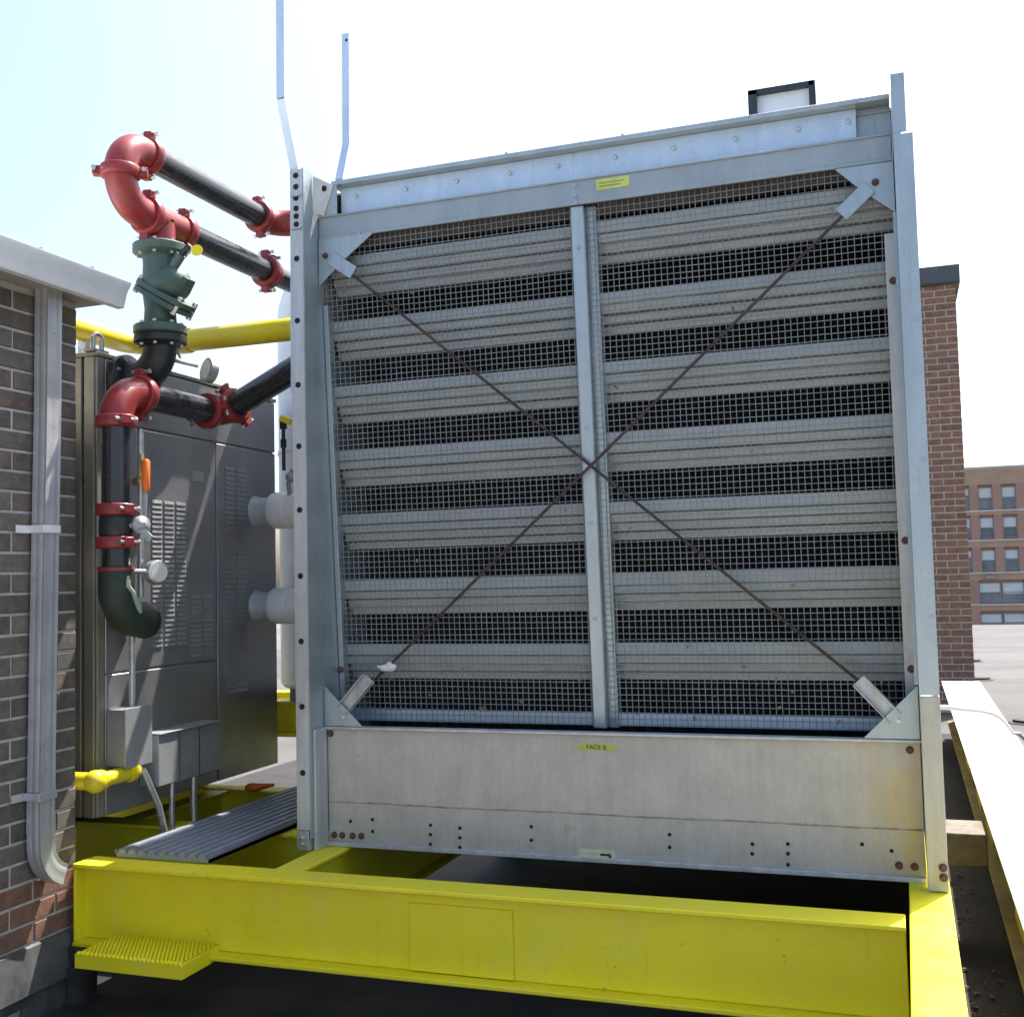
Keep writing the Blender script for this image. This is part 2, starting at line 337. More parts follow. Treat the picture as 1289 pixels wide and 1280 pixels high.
# ------------------------------------------------------------------ cooling tower
LX, RX = -2.145, 0.026          # inner faces of the side casings
YF, YC = 3.75, 3.866            # front of the flanges, front of the framing
ZB, ZT = 0.655, 3.24
YR = 6.9
def my(z): return 3.88 + (3.02 - z) * 0.0632      # the sloping inlet plane
tower = thing('cooling_tower', (-1.06, 4.45, 0.655), 'tall galvanized cooling tower with mesh-covered louvers on yellow steel beams', 'cooling tower')
m = MB().box(LX - 0.004, LX, YF, YR, 0.70, ZT + 0.035); m.box(LX - 0.058, LX - 0.004, YF, YF + 0.004, 0.73, 3.27)
m.box(LX - 0.058, LX - 0.054, YF + 0.004, YF + 0.03, 0.73, 3.27)
left_case = m.build('side_casing', 'galv')
left_case.parent = tower; left_case.data.transform(Matrix.Translation(-tower.location))
flange = MB().box(LX - 0.0575, LX - 0.003, YF - 0.003, YF - 0.0005, 0.731, 3.269).build('side_flange', 'galv_white', tower)
for z in (2.915, 2.671, 2.42, 2.182, 1.937, 1.684, 1.436, 1.19, 0.943): piece('bolt_hole', HOLE_BIG, flange, (LX - 0.031, YF - 0.003, z))
for z in (3.245, 3.2, 3.155, 3.114, 3.083, 3.051): piece('bolt_hole', HOLE_BIG, flange, (LX - 0.031, YF - 0.003, z))
m = MB().box(LX - 0.05, LX - 0.006, YF - 0.012, YF - 0.004, 3.16, 3.168); m.box(LX - 0.05, LX - 0.006, YF - 0.012, YF - 0.004, 3.03, 3.037); m.build('flange_lip', 'galv', tower)
# foot bracket below the flange
br = MB().box(LX - 0.058, LX - 0.008, YF - 0.006, YF + 0.03, 0.655, 0.728).build('foot_bracket', 'galv', tower, 0.002)
for z in (0.68, 0.703): piece('bolt', HEX_FRONT_ZINC, br, (LX - 0.033, YF - 0.006, z))
# right casing
m = MB().box(RX, RX + 0.004, YF, YR, 0.67, 3.265); m.box(RX + 0.004, RX + 0.06, YF, YF + 0.004, 1.258, 3.06); m.box(RX + 0.004, RX + 0.024, YF + 0.0002, YF + 0.0038, 3.0605, 3.0655); m.box(RX + 0.004, RX + 0.042, YF, YF + 0.004, 3.066, 3.262)
m.box(RX + 0.052, RX + 0.056, YF + 0.004, YF + 0.05, 1.258, 3.06)
m.build('side_casing', 'galv', tower)
MB().box(RX - 0.012, RX - 0.0005, YC - 0.006, YC + 0.003, 1.28, 2.84).build('edge_strip', 'galv', tower)
m = MB().box(RX - 0.001, RX + 0.060, YF - 0.003, YF + 0.05, 0.655, 1.255); m.build('corner_post', 'post_rusty', tower, 0.003)
piece('bolt', HEX_FRONT_RUST, tower, (RX + 0.045, YF - 0.004, 0.73)); piece('bolt', HEX_FRONT_RUST, tower, (RX + 0.045, YF - 0.004, 0.70))
for z in (2.45, 2.0, 1.5): piece('rivet', RIVET_FRONT, tower, (RX + 0.045, YF, z))
# left lower corner post
m = MB().box(LX - 0.0, LX + 0.012, YF + 0.02, YC - 0.004, 0.65, 1.10); m.build('corner_post', 'galv_white', tower, 0.002)
# shell behind: back, deck and the dark fill
MB().box(LX, RX, YR - 0.004, YR - 0.0005, 0.7, ZT - 0.03).build('back_casing', 'galv', tower)
MB().box(LX + 0.001, RX - 0.001, YC + 0.06, YR - 0.005, ZT - 0.028, ZT - 0.02).build('top_deck', 'galv', tower)
m = MB(); N = 70
pts = []
for i in range(N + 1):
    x = LX + 0.02 + (RX - LX - 0.04) * i / N; pts.append((x, 4.23 + (0.025 if i % 2 else 0)))
V = [(x, y, 1.0) for x, y in pts] + [(x, y + 0.0, 3.18) for x, y in pts]
m.add(V, [(i, i + 1, N + 2 + i, N + 1 + i) for i in range(N)])
m.build('fill_pack', 'fill_black', tower, smooth=False)
# basin
m = MB().box(LX + 0.012, RX - 0.004, YC, YC + 0.02, ZB, 1.092)
basin = m.build('basin_panel', 'basin', tower)
MB().box(LX + 0.004, RX + 0.002, YC - 0.014, YC + 0.03, 1.093, 1.103).build('basin_lip', 'galv_white', tower, 0.002)
MB().box(LX + 0.012, RX - 0.004, YC - 0.016, YC - 0.001, ZB - 0.004, ZB + 0.012).build('basin_bottom_flange', 'galv_white', tower, 0.002)
MB().box(LX + 0.012, RX - 0.004, YC + 0.02, 4.15, 1.02, 1.04).build('basin_ledge', 'galv', tower)
m = MB(); NW = 90; top = []; bot = []
for i in range(NW + 1):
    x = LX + 0.014 + (RX - LX - 0.02) * i / NW; z = 0.816 + 0.0012 * math.sin(i * 0.21) + 0.0006 * math.sin(i * 0.83); hw = 0.0022 + 0.0014 * abs(math.sin(i * 0.57))
    top.append((x, z + hw)); bot.append((x, z - hw))
m.add([(x, YC - 0.0004, z) for x, z in top] + [(x, YC - 0.003, (z + bot[i][1]) / 2) for i, (x, z) in enumerate(top)] + [(x, YC - 0.0004, z) for x, z in bot],
      [(i, NW + 1 + i, NW + 2 + i, i + 1) for i in range(NW)] + [(NW + 1 + i, 2 * NW + 2 + i, 2 * NW + 3 + i, NW + 2 + i) for i in range(NW)])
m.build('weld_seam', plain('weld', (0.42, 0.35, 0.27), 0.7, 0.2, 0.4, 25, bump=0.5), basin)
for x, z in ((-1.707, 0.747), (-1.708, 0.712), (-1.709, 0.677), (-1.589, 0.742), (-1.59, 0.707), (-1.591, 0.672), (-1.311, 0.761), (-1.312, 0.713), (-0.807, 0.759), (-0.808, 0.716),
             (-0.525, 0.742), (-0.527, 0.71), (-0.408, 0.749), (-0.409, 0.717), (-0.41, 0.681), (-1.947, 0.756), (-1.947, 0.712), (-0.171, 0.761), (-2.04, 0.745), (-0.08, 0.745)):
    piece('drill_hole', HOLE_SMALL, basin, (x, YC, z))
for x, z in ((-2.11, 0.690), (-2.076, 0.691), (-2.032, 0.691), (-1.995, 0.692), (-0.059, 0.700), (-0.012, 0.699), (-2.12, 1.075), (-0.01, 1.07)):
    piece('anchor_bolt', HEX_FRONT_RUST, basin, (x, YC, z))
def text_part(name, body, size, loc, mat, parent, width=None):
    cu = bpy.data.curves.new(name, 'FONT'); cu.body = body; cu.size = size; cu.align_x = 'CENTER'; cu.align_y = 'CENTER'; cu.extrude = 0.0006
    t = bpy.data.objects.new('tmp_text', cu); C.objects.link(t)
    dg = bpy.context.evaluated_depsgraph_get(); me = bpy.data.meshes.new_from_object(t.evaluated_get(dg))
    bpy.data.objects.remove(t); me.materials.clear(); me.materials.append(MATS[mat])
    if width:
        xs = [v.co.x for v in me.vertices]; k = width / (max(xs) - min(xs)); me.transform(Matrix.Diagonal((k, 1, 1, 1)))
    me.transform(Matrix.Rotation(math.radians(90), 4, 'X'))
    return piece(name, me, parent, loc)
lab = MB().box(-1.128, -0.99, YC - 0.0016, YC - 0.0002, 1.040, 1.062).build('sticker', 'sticker_green', tower); lab['label'] = 'small yellow-green sticker lettered FACE B'
text_part('lettering', 'FACE B', 0.021, (-1.06, YC - 0.0024, 1.0505), 'ink', lab, 0.072)
lab = MB().box(-1.136, -1.003, YC - 0.0176, YC - 0.0162, 0.640, 0.672).build('sticker', 'sticker_pale', tower)
lab.data.transform(Matrix.Translation((0, 0.0155, 0.022))); lab['label'] = 'pale sticker with a thick black bent arrow'
m = MB(); zz = 0.022; yy = YC - 0.0030
m.box(-1.056, -1.018, yy, yy + 0.0008, 0.656 + zz - 0.005, 0.664 + zz - 0.005); m.box(-1.026, -1.016, yy, yy + 0.0008, 0.642 + zz - 0.002, 0.6565 + zz - 0.004)
m.build('arrow_mark', 'ink', lab)
m = MB()
for x0, x1 in ((-1.120, -1.098), (-1.090, -1.066)): m.box(x0, x1, yy, yy + 0.0008, 0.6555 + zz, 0.6585 + zz - 0.001)
m.build('print_line', 'ink_faint', lab)
MB().box(LX + 0.012, RX - 0.004, YC + 0.021, YR - 0.006, ZB + 0.01, ZB + 0.03).build('basin_floor', 'foot_dark', tower)
# header and fascia
hd = MB().box(LX + 0.002, RX - 0.006, YC, YC + 0.02, 3.019, 3.112); hd.box(LX + 0.002, RX - 0.006, YC - 0.006, YC, 3.104, 3.112); hd.box(LX + 0.002, RX - 0.006, YC - 0.004, YC, 3.015, 3.028)
header = hd.build('header_beam', 'galv_dull', tower, 0.002)
for x in (-1.96, -1.53, -1.075, -0.36): piece('screw', RIVET_FRONT, header, (x, YC - 0.004, 3.022))
for z in (3.086, 3.05): piece('rivet', RIVET_FRONT, header, (-1.08, YC, z))
fas = MB().box(LX + 0.085, -0.09, YC + 0.036, YC + 0.04, 3.112, 3.226).build('fascia_panel', 'galv_blue', tower)
for x in (-1.994, -1.776, -1.561, -1.343, -1.154, -0.935, -0.718, -0.497, -0.281, -0.115): piece('bolt', HEX_FRONT_ZINC, fas, (x, YC + 0.036, 3.185))
MB().box(-0.09, RX - 0.004, YC + 0.07, YC + 0.074, 3.112, 3.228).build('fascia_return', 'galv', tower)
MB().box(LX + 0.06, RX - 0.006, YC - 0.004, YC + 0.09, 3.229, 3.248).build('top_flange', 'galv', tower, 0.003)
for i, x in enumerate((-1.35, -0.9)):
    MB().lathe((x, YC + 0.02, 3.248), Z, ((0.008, 0), (0.008, 0.012), (0.004, 0.016)), 8).build('screw', 'zinc', tower)
# white corner closure plate at the top left
m = MB().prism([(LX + 0.001, YC - 0.045, 3.118), (LX + 0.03, YC - 0.012, 3.108), (LX + 0.075, YC - 0.01, 3.228), (LX + 0.004, YC - 0.045, 3.262)], (0, 0.004, 0))
cl = m.build('closure_plate', 'white_sheet', tower)
piece('slot', HOLE_BIG, cl, (LX + 0.042, YC - 0.028, 3.213))
m = MB().prism([(LX + 0.032, YC - 0.004, 3.112), (LX + 0.085, YC - 0.002, 3.112), (LX + 0.085, YC - 0.002, 3.228), (LX + 0.07, YC - 0.004, 3.228)], (0, 0.003, 0)); m.build('closure_plate', 'galv', tower)
# gussets with clip bars and braces
def gusset(pts, bolt, clip, rod_end, bottom=False):
    yg = YC - 0.008
    g = MB().prism([(x, yg, z) for x, z in pts], (0, 0.005, 0)).build('gusset_plate', 'galv', tower, 0.001)
    piece('bolt', HEX_FRONT_RUST if not bottom else HEX_FRONT_ZINC, g, (bolt[0], yg, bolt[1]))
    (x0, z0), (x1, z1) = clip
    y0 = yg - 0.006 if not bottom else yg + 0.02; y1 = my(z1 if not bottom else z0) - 0.03 if not bottom else my(z0) - 0.02
    m = MB().bar((x0, y0, z0), (x1, yg - 0.007 if not bottom else y0, z1), 0.052, 0.006, (0.7, 0, 0.7) if (x1 - x0) * (z1 - z0) < 0 else (0.7, 0, -0.7))
    if bottom:
        d = Vector((x1 - x0, 0, z1 - z0)).normalized(); nn = Vector((d.z, 0, -d.x))
        for sgn in (-1, 1):
            m.bar(Vector((x0, y0 - 0.014, z0)) + nn * 0.023 * sgn, Vector((x1, y0 - 0.014, z1)) + nn * 0.023 * sgn, 0.03, 0.004, (0, 1, 0))
    c = m.build('clip_bar', 'galv' if not bottom else 'galv_white', g, 0.001)
gusset([(LX + 0.003, 3.016), (LX + 0.245, 3.016), (LX + 0.125, 2.93), (LX + 0.003, 2.83)], (-2.111, 2.948), ((-2.085, 2.935), (-1.985, 2.864)), None)
gusset([(RX - 0.003, 3.012), (-0.165, 3.012), (-0.085, 2.93), (RX - 0.003, 2.838)], (-0.036, 2.948), ((-0.055, 2.932), (-0.150, 2.850)), None)
gusset([(LX + 0.003, 1.105), (LX + 0.165, 1.105), (LX + 0.003, 1.258)], (-2.062, 1.139), ((-1.955, 1.287), (-2.068, 1.165)), None, True)
gusset([(RX - 0.003, 1.105), (-0.152, 1.105), (RX - 0.003, 1.278)], (-0.040, 1.166), ((-0.160, 1.292), (-0.050, 1.170)), None, True)
def rod(p0, p1, dy):
    a = Vector((p0[0], my(p0[1]) - 0.022 + dy, p0[1])); b = Vector((p1[0], my(p1[1]) - 0.022 + dy, p1[1]))
    MB().tube([a, b], 0.0055, 8).build('brace_rod', 'rusty_rod', tower)
rod((-1.992, 2.858), (-0.160, 1.280), -0.006); rod((-0.147, 2.845), (-1.96, 1.282), -0.018)
# mullion, edge angles
def slanted_box(mb, x0, x1, d0, d1, z0, z1):
    mb.add([(x0, my(z0) + d0, z0), (x1, my(z0) + d0, z0), (x1, my(z0) + d1, z0), (x0, my(z0) + d1, z0), (x0, my(z1) + d0, z1), (x1, my(z1) + d0, z1), (x1, my(z1) + d1, z1), (x0, my(z1) + d1, z1)],
           [(3, 2, 1, 0), (4, 5, 6, 7), (0, 1, 5, 4), (1, 2, 6, 5), (2, 3, 7, 6), (3, 0, 4, 7)])
    return mb
mu = slanted_box(MB(), -1.104, -1.052, -0.012, 0.05, 1.10, 3.014).build('mullion', 'galv', tower, 0.006)
slanted_box(MB(), -1.052, -1.014, 0.02, 0.05, 1.10, 3.014).build('mullion_flange', 'galv', tower, 0.002)
for z in (2.86, 2.2, 1.85, 1.5): piece('rivet', RIVET_FRONT, mu, (-1.078, my(z) - 0.012, z))
slanted_box(MB(), LX + 0.002, LX + 0.022, -0.006, 0.04, 1.20, 2.76).build('edge_angle', 'galv', tower, 0.002)
ea = slanted_box(MB(), RX - 0.042, RX - 0.008, -0.002, 0.004, 1.18, 2.78).build('edge_angle', 'galv_white', tower, 0.001)
for z in (2.62, 1.75, 1.32): piece('bolt', HEX_FRONT_RUST, ea, (RX - 0.02, my(z) - 0.003, z))
piece('bolt', HEX_FRONT_RUST, tower, (LX + 0.012, my(1.31) - 0.006, 1.31))
slanted_box(MB(), LX + 0.01, RX - 0.01, 0.03, 0.07, 1.105, 1.150).build('bottom_rail', 'galv_blue', tower, 0.002)
slanted_box(MB(), LX + 0.01, RX - 0.01, 0.05, 0.09, 2.99, 3.05).build('top_rail', plain('rail_brown', (0.10, 0.085, 0.075), 0.7), tower)
# louver blades
prof = [(0.016, 0.012), (0.0, 0.012), (0.0, -0.026), (0.004, -0.028), (0.040, -0.027)]
for i in range(3):
    y_, z_ = 0.012 + 0.030 * i, -0.033 - 0.0325 * i
    prof += [(y_, z_), (y_ + 0.008, z_ - 0.0260), (y_ + 0.011, z_ - 0.0270)]
    prof.append((y_ + 0.052, z_ - 0.0250) if i < 2 else (y_ + 0.03, z_ - 0.0270))
for (x0, x1) in ((LX + 0.014, -1.104), (-1.056, RX - 0.012)):
    me = None
    for k in range(7):
        z = 2.945 - 0.2585 * k
        if me is None:
            mb = MB(); K = len(prof)
            for sx in (x0, x1):
                mb.v += [Vector((sx, dy, dz)) for dy, dz in prof] + [Vector((sx, dy + 0.005, dz + 0.003)) for dy, dz in prof]
            mb.f = [(i, i + 1, 2 * K + i + 1, 2 * K + i) for i in range(K - 1)] + [(K + i, 3 * K + i, 3 * K + i + 1, K + i + 1) for i in range(K - 1)]
            mb.f += [(i, K + i, K + i + 1, i + 1) for i in range(K - 1)] + [(2 * K + i, 2 * K + i + 1, 3 * K + i + 1, 3 * K + i) for i in range(K - 1)]
            me = mesh_of(mb, 'galv_blade', 20)
        piece('louver_blade', me, tower, (0, my(z) + 0.032 + random.uniform(-.004, .004), z + random.uniform(-.003, .003)), (random.uniform(-.02, .02), random.uniform(-.0015, .0015), 0))
# wire mesh over the inlet
mb = MB(); p = 0.0222; t = 0.0012
def sag(x, z):       # the sheet bellies a little between its fixings
    return 0.004 * math.sin(x * 5.1 + 0.7) * math.sin(z * 4.3) + 0.0016 * math.sin(x * 17 + z * 9)
def wire(pts, du, dv):
    V = []; F = []
    for p_ in pts: V += [p_ - du - dv, p_ + du - dv, p_ + du + dv, p_ - du + dv]
    for i in range(len(pts) - 1): F += [(4 * i + j, 4 * i + (j + 1) % 4, 4 * i + 4 + (j + 1) % 4, 4 * i + 4 + j) for j in range(4)]
    mb.add(V, F)
nx = int((RX - LX - 0.03) / p)
for i in range(nx + 1):
    x = LX + 0.012 + i * p; ph = random.uniform(0, 6)
    wire([Vector((x + 0.0010 * math.sin(q * 0.45 + ph), my(z_) + 0.0125 + sag(x, z_), z_)) for q, z_ in ((q, 1.108 + 1.910 * q / 30) for q in range(31))], X * t, Y * t)
nz = int(1.90 / p)
for j in range(nz + 1):
    z = 1.112 + j * p; ph = random.uniform(0, 6)
    wire([Vector((x_, my(z) + 0.0097 + sag(x_, z), z + 0.0010 * math.sin(q * 0.4 + ph))) for q, x_ in ((q, LX + 0.006 + (RX - LX - 0.012) * q / 36) for q in range(37))], Z * t, Y * t)
stuff(mb.build('wire_mesh', plain('mesh_wire', (0.26, 0.275, 0.27), 0.6, 0.1, 0.2, 8, bump=0), tower, smooth=False))
# leaf bits and fluff caught in the screen
m = MB()
for i in range(46):
    z = random.choice((random.uniform(1.12, 1.35), random.uniform(1.12, 3.0))); x = random.uniform(LX + 0.05, RX - 0.05); a = random.uniform(0, 6.28); s_ = random.uniform(0.003, 0.009)
    m.obox((x, my(z) + 0.0065 + sag(x, z), z), Vector((math.cos(a), 0.2, math.sin(a))) * s_, Vector((-math.sin(a), 0.1, math.cos(a))) * s_ * 0.5, (0, 0.0008, 0))
stuff(m.build('trapped_debris', plain('debris', (0.22, 0.17, 0.11), 0.9, 0, 0.5, 40, bump=0), tower, smooth=False))
# stickers, top frame, ladder rails
st = MB().box(-1.0, -0.876, YC - 0.0018, YC - 0.0004, 3.058, 3.098).build('sticker', 'sticker', tower); st['label'] = 'pale yellow sticker with worn print'
m = MB()
for z, x1 in ((3.083, -0.895), (3.071, -0.91)): m.box(-0.99, x1, YC - 0.0026, YC - 0.0016, z - 0.0025, z + 0.0025)
m.build('print_line', 'ink_faint', st)
gf = MB()
gx0, gx1, gy0, gy1, gz = -0.50, -0.262, 4.35, 4.62, 3.545
for x in (gx0, gx1):
    gf.prism([(x, gy0, 3.22), (x, gy0, gz), (x, gy0 + 0.05, gz), (x, gy1, 3.22)], (0.016, 0, 0))
gf.box(gx0, gx1 + 0.012, gy0 - 0.006, gy0 + 0.02, gz - 0.018, gz)
gf.box(gx0, gx0 + 0.034, gy0 - 0.006, gy0, 3.22, gz); gf.box(gx1 - 0.006, gx1 + 0.018, gy0 - 0.006, gy0, 3.22, gz)
top_frame = gf.build('hood_frame', 'dark_frame', tower)
MB().box(gx0 + 0.017, gx1 - 0.001, gy1 - 0.012, gy1, 3.222, 3.234).build('hood_foot', 'dark_frame', top_frame)
MB().box(gx0 + 0.017, gx1 - 0.001, gy0 + 0.021, gy0 + 0.024, 3.225, gz - 0.001).build('hood_pane', plain('pane_white', (0.94, 0.95, 0.96), 0.4, 0, 0.03, 12, bump=0), top_frame)
for pts in (((-2.215, 3.725, 4.30), (-2.215, 3.716, 3.546), (-2.215, 3.813, 3.30), (-2.215, 3.80, 2.4)), ((-2.215, 4.268, 4.062), (-2.215, 4.256, 3.553), (-2.215, 4.186, 3.377), (-2.215, 4.186, 2.4))):
    m = MB()
    for q in range(3):
        m.bar(pts[q], pts[q + 1], 0.026, 0.036, (0, 1, 0.0))
    rl = m.build('ladder_rail', 'galv_blue', tower, 0.001)
    for zz in (3.9, 4.03):
        if zz < pts[0][2]: piece('bolt_hole', HOLE_SMALL, rl, (-2.210, pts[0][1] - 0.013, zz))

# rag knotted on a brace
rg = MB()
for i in range(5):
    rg.ball((-1.93 + 0.012 * i + random.uniform(-.006, .006), 3.945, 1.325 + random.uniform(-.008, .010)), random.uniform(0.009, 0.016), 8, (1.3, 0.8, 0.9))
rg.tube([(-1.955, 3.945, 1.326), (-1.935, 3.943, 1.322)], [0.004, 0.008], 8)
tag(rg.build('plastic_scrap', 'rag'), 'small white plastic scrap caught on brace rod at lower left of mesh', 'scrap')

# ------------------------------------------------------------------ yellow steel platform
frame = thing('steel_platform', (-1.45, 3.44, 0.353), 'yellow painted steel beam platform carrying the cooling tower', 'platform')
def ibeam(mb, axis, c, half, a0, a1, z0, z1, tf=0.016, tw=0.010):
    def bx(u0, u1, v0, v1, za, zb):
        if axis == 'X': mb.box(u0, u1, v0, v1, za, zb)
        else: mb.box(v0, v1, u0, u1, za, zb)
    bx(a0, a1, c - half, c + half, z1 - tf, z1); bx(a0, a1, c - half, c + half, z0, z0 + tf); bx(a0, a1, c - tw / 2, c + tw / 2, z0 + tf, z1 - tf)
fb = MB(); ibeam(fb, 'X', 3.443, 0.063, -2.93, -0.042, 0.353, 0.65); fb.box(-2.93, -2.918, 3.385, 3.501, 0.369, 0.634)
front = fb.build('beam', 'yellow', frame, 0.004)
MB().box(-1.60, -1.235, 3.430, 3.437, 0.372, 0.592).build('patch_plate', 'yellow', front, 0.003)
m = MB(); ibeam(m, 'Y', 0.030, 0.061, 1.6, 10.4, 0.345, 0.652); m.build('beam', 'yellow', frame, 0.004)
m = MB(); ibeam(m, 'Y', -2.10, 0.055, 3.508, 7.2, 0.353, 0.649); m.build('beam', 'yellow', frame, 0.004)
m = MB(); ibeam(m, 'X', 4.06, 0.06, -4.4, -2.157, 0.38, 0.649); bb = m.build('beam', 'yellow', frame, 0.004)
m = MB(); ibeam(m, 'X', 4.86, 0.06, -4.4, -2.157, 0.353, 0.649); m.build('beam', 'yellow', frame, 0.004)
m = MB(); ibeam(m, 'Y', -3.25, 0.055, 4.122, 4.798, 0.38, 0.646); m.build('beam', 'yellow', frame, 0.004)
m = MB(); ibeam(m, 'X', 6.6, 0.06, -2.04, -0.04, 0.353, 0.649); m.build('beam', 'yellow', frame, 0.004)
m = MB(); ibeam(m, 'X', 5.2, 0.055, -4.2, -2.22, 0.86, 1.045); ibeam(m, 'X', 5.65, 0.055, -4.2, -2.22, 0.86, 1.045); m.build('beam', 'yellow', frame, 0.004)
for x in (-3.40, -3.36):
    pass
for z in (0.60, 0.545):
    mm = MB().lathe((-3.30, 3.998, z), (0, -1, 0), ((0.016, -0.055), (0.016, -0.045)), 10); 
# step tread
stp = MB(); sx0, sx1, sy0, sy1, sz = -2.775, -2.335, 3.215, 3.436, 0.392
stp.box(sx0, sx1, sy0, sy0 + 0.006, sz - 0.048, sz); stp.box(sx0, sx0 + 0.006, sy0 + 0.006, sy1, sz - 0.048, sz); stp.box(sx1 - 0.006, sx1, sy0 + 0.006, sy1, sz - 0.048, sz)
step = stp.build('step_tread', 'yellow', frame, 0.001)
m = MB(); n_b = 17
for i in range(n_b):
    y = sy0 + 0.010 + i * (sy1 - sy0 - 0.016) / (n_b - 1)
    m.box(sx0 + 0.006, sx1 - 0.006, y - 0.0022, y + 0.0022, sz - 0.028, sz + 0.001)
    k = 26
    for j in range(k):
        x = sx0 + 0.014 + (sx1 - sx0 - 0.028) * (j + 0.5 * (i % 2)) / k
        m.prism([(x - 0.006, y - 0.003, sz + 0.001), (x + 0.006, y - 0.003, sz + 0.001), (x, y - 0.003, sz + 0.005)], (0, 0.006, 0))
stuff(m.build('tread_bars', 'yellow', step, smooth=False))
m = MB()
for i in range(24):
    x = sx0 + 0.012 + i * (sx1 - sx0 - 0.024) / 23
    m.prism([(x - 0.007, sy0 - 0.003, sz), (x + 0.007, sy0 - 0.003, sz), (x, sy0 - 0.003, sz + 0.009)], (0, 0.012, 0))
stuff(m.build('tread_teeth', 'yellow', step, smooth=False))
# support foot under the left end
ft = MB().lathe((-2.955, 3.43, G), Z, ((0.085, 0), (0.085, 0.012), (0.075, 0.02), (0.075, 0.13), (0.05, 0.135), (0.05, 0.15)), 20); ft.box(-3.02, -2.87, 3.37, 3.50, G + 0.15, 0.353)
ft.build('support_foot', 'foot_dark', frame, 0.002)
for x, y in ((0.03, 2.0), (0.03, 6.5), (-2.1, 5.9), (-3.3, 4.9)):
    MB().lathe((x, y, G), Z, ((0.08, 0), (0.08, 0.19), (0.06, 0.195), (0.06, 0.21)), 16).build('support_foot', 'foot_dark', frame)
# tie stub to the outer beam
tb = MB().box(0.094, 0.262, 4.84, 5.10, 0.47, 0.60); tb.build('tie_stub', plain('tie_brown', (0.16, 0.13, 0.10), 0.7, 0.1, 0.3, 12, dirt=0.4), frame, 0.006)

outer = thing('outer_beam', (0.42, 6.0, 0.3), 'long yellow edge beam with a bright white sheet cover at right', 'beam')
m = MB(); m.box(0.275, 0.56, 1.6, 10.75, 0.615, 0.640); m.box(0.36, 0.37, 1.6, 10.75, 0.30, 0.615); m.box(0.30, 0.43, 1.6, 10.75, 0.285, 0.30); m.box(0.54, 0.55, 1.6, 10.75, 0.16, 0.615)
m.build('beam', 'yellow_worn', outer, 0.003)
MB().box(0.267, 0.585, 1.58, 10.78, 0.641, 0.651).build('cover_sheet', 'white_cover', outer, 0.003)
for i, y in enumerate((2.6, 3.3, 4.1, 5.5, 6.3, 7.4)):
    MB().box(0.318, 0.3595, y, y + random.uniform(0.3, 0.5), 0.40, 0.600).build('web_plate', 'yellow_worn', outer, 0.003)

# ------------------------------------------------------------------ walkway plank
pk = thing('walkway_plank', (-2.62, 4.1, 0.65), 'ribbed grey metal walkway plank lying across the yellow beams', 'plank')
px0, px1, py0, py1, pz = -2.832, -2.418, 3.495, 5.1, 0.680
m = MB().box(px0, px1, py0, py1, pz - 0.026, pz - 0.012); m.box(px0, px0 + 0.005, py0, py1, pz - 0.0255, pz - 0.002); m.box(px1 - 0.005, px1, py0, py1, pz - 0.0255, pz - 0.002)
pan = m.build('plank_pan', 'galv_plank', pk)
nr = 9; mr_ = MB(); wr = (px1 - px0 - 0.02) / nr
mr_.add([(-wr * .40, 0, -0.012), (-wr * .26, 0, 0.002), (wr * .26, 0, 0.002), (wr * .40, 0, -0.012), (-wr * .40, py1 - py0, -0.012), (-wr * .26, py1 - py0, 0.002), (wr * .26, py1 - py0, 0.002), (wr * .40, py1 - py0, -0.012)],
        [(3, 2, 1, 0), (4, 5, 6, 7), (0, 1, 5, 4), (1, 2, 6, 5), (2, 3, 7, 6)])
rib_me = mesh_of(mr_, 'galv_plank', 20)
for i in range(nr): piece('rib', rib_me, pk, (px0 + 0.01 + wr * (i + .5), py0, pz))

# ------------------------------------------------------------------ left brick building
WX = -2.96; YE = 3.44; CH = 0.0724; BL = 0.2172; MJ = 0.0105
bld = thing('brick_penthouse', (-4.0, 2.0, G), 'dark brick rooftop building with metal gutter at left edge', 'building')
wall = MB().box(-6.0, WX - 0.006, -2.0, YE - 0.004, 0.28, 2.75).build('wall', 'mortar', bld)
def brick_mesh(L, H, D, mat, front):    # slightly chamfered brick; front is the outward axis
    c = 0.003; m = MB(); h0, h1 = H / 2, H / 2 - c; l0, l1 = L / 2, L / 2 - c
    ring = lambda hl, hh, dd: [(dd, -hl, -hh), (dd, hl, -hh), (dd, hl, hh), (dd, -hl, hh)]
    v = ring(l0, h0, -D) + ring(l0, h0, -c) + ring(l1, h1, 0)
    f = [(8, 9, 10, 11)] + [(i, (i + 1) % 4, 4 + (i + 1) % 4, 4 + i) for i in range(4)] + [(4 + i, 4 + (i + 1) % 4, 8 + (i + 1) % 4, 8 + i) for i in range(4)]
    if front == '-Y': v = [(y, -x, z) for x, y, z in v]; 
    m.add(v, f); return mesh_of(m, mat, 20)
full = {mt: brick_mesh(BL - MJ, CH - MJ, 0.09, mt, '+X') for mt in ('brick_brown', 'brick_red')}
half = {mt: brick_mesh(BL / 2 - MJ, CH - MJ, 0.09, mt, '+X') for mt in ('brick_brown', 'brick_red')}
zb0 = 0.412; rows = 32
cnt = 0
for r in range(rows):
    z = zb0 + (r + .5) * CH; mt = 'brick_red' if r < 3 else 'brick_brown'
    y = YE
    if r % 2 == 0: seq = ['f'] * 8
    else: seq = ['h'] + ['f'] * 8
    for sgl in seq:
        L = BL if sgl == 'f' else BL / 2
        piece('brick', (full if sgl == 'f' else half)[mt], wall, (WX + random.uniform(-.0015, .002), y - L / 2, z), (0, 0, random.uniform(-.004, .004))); y -= L
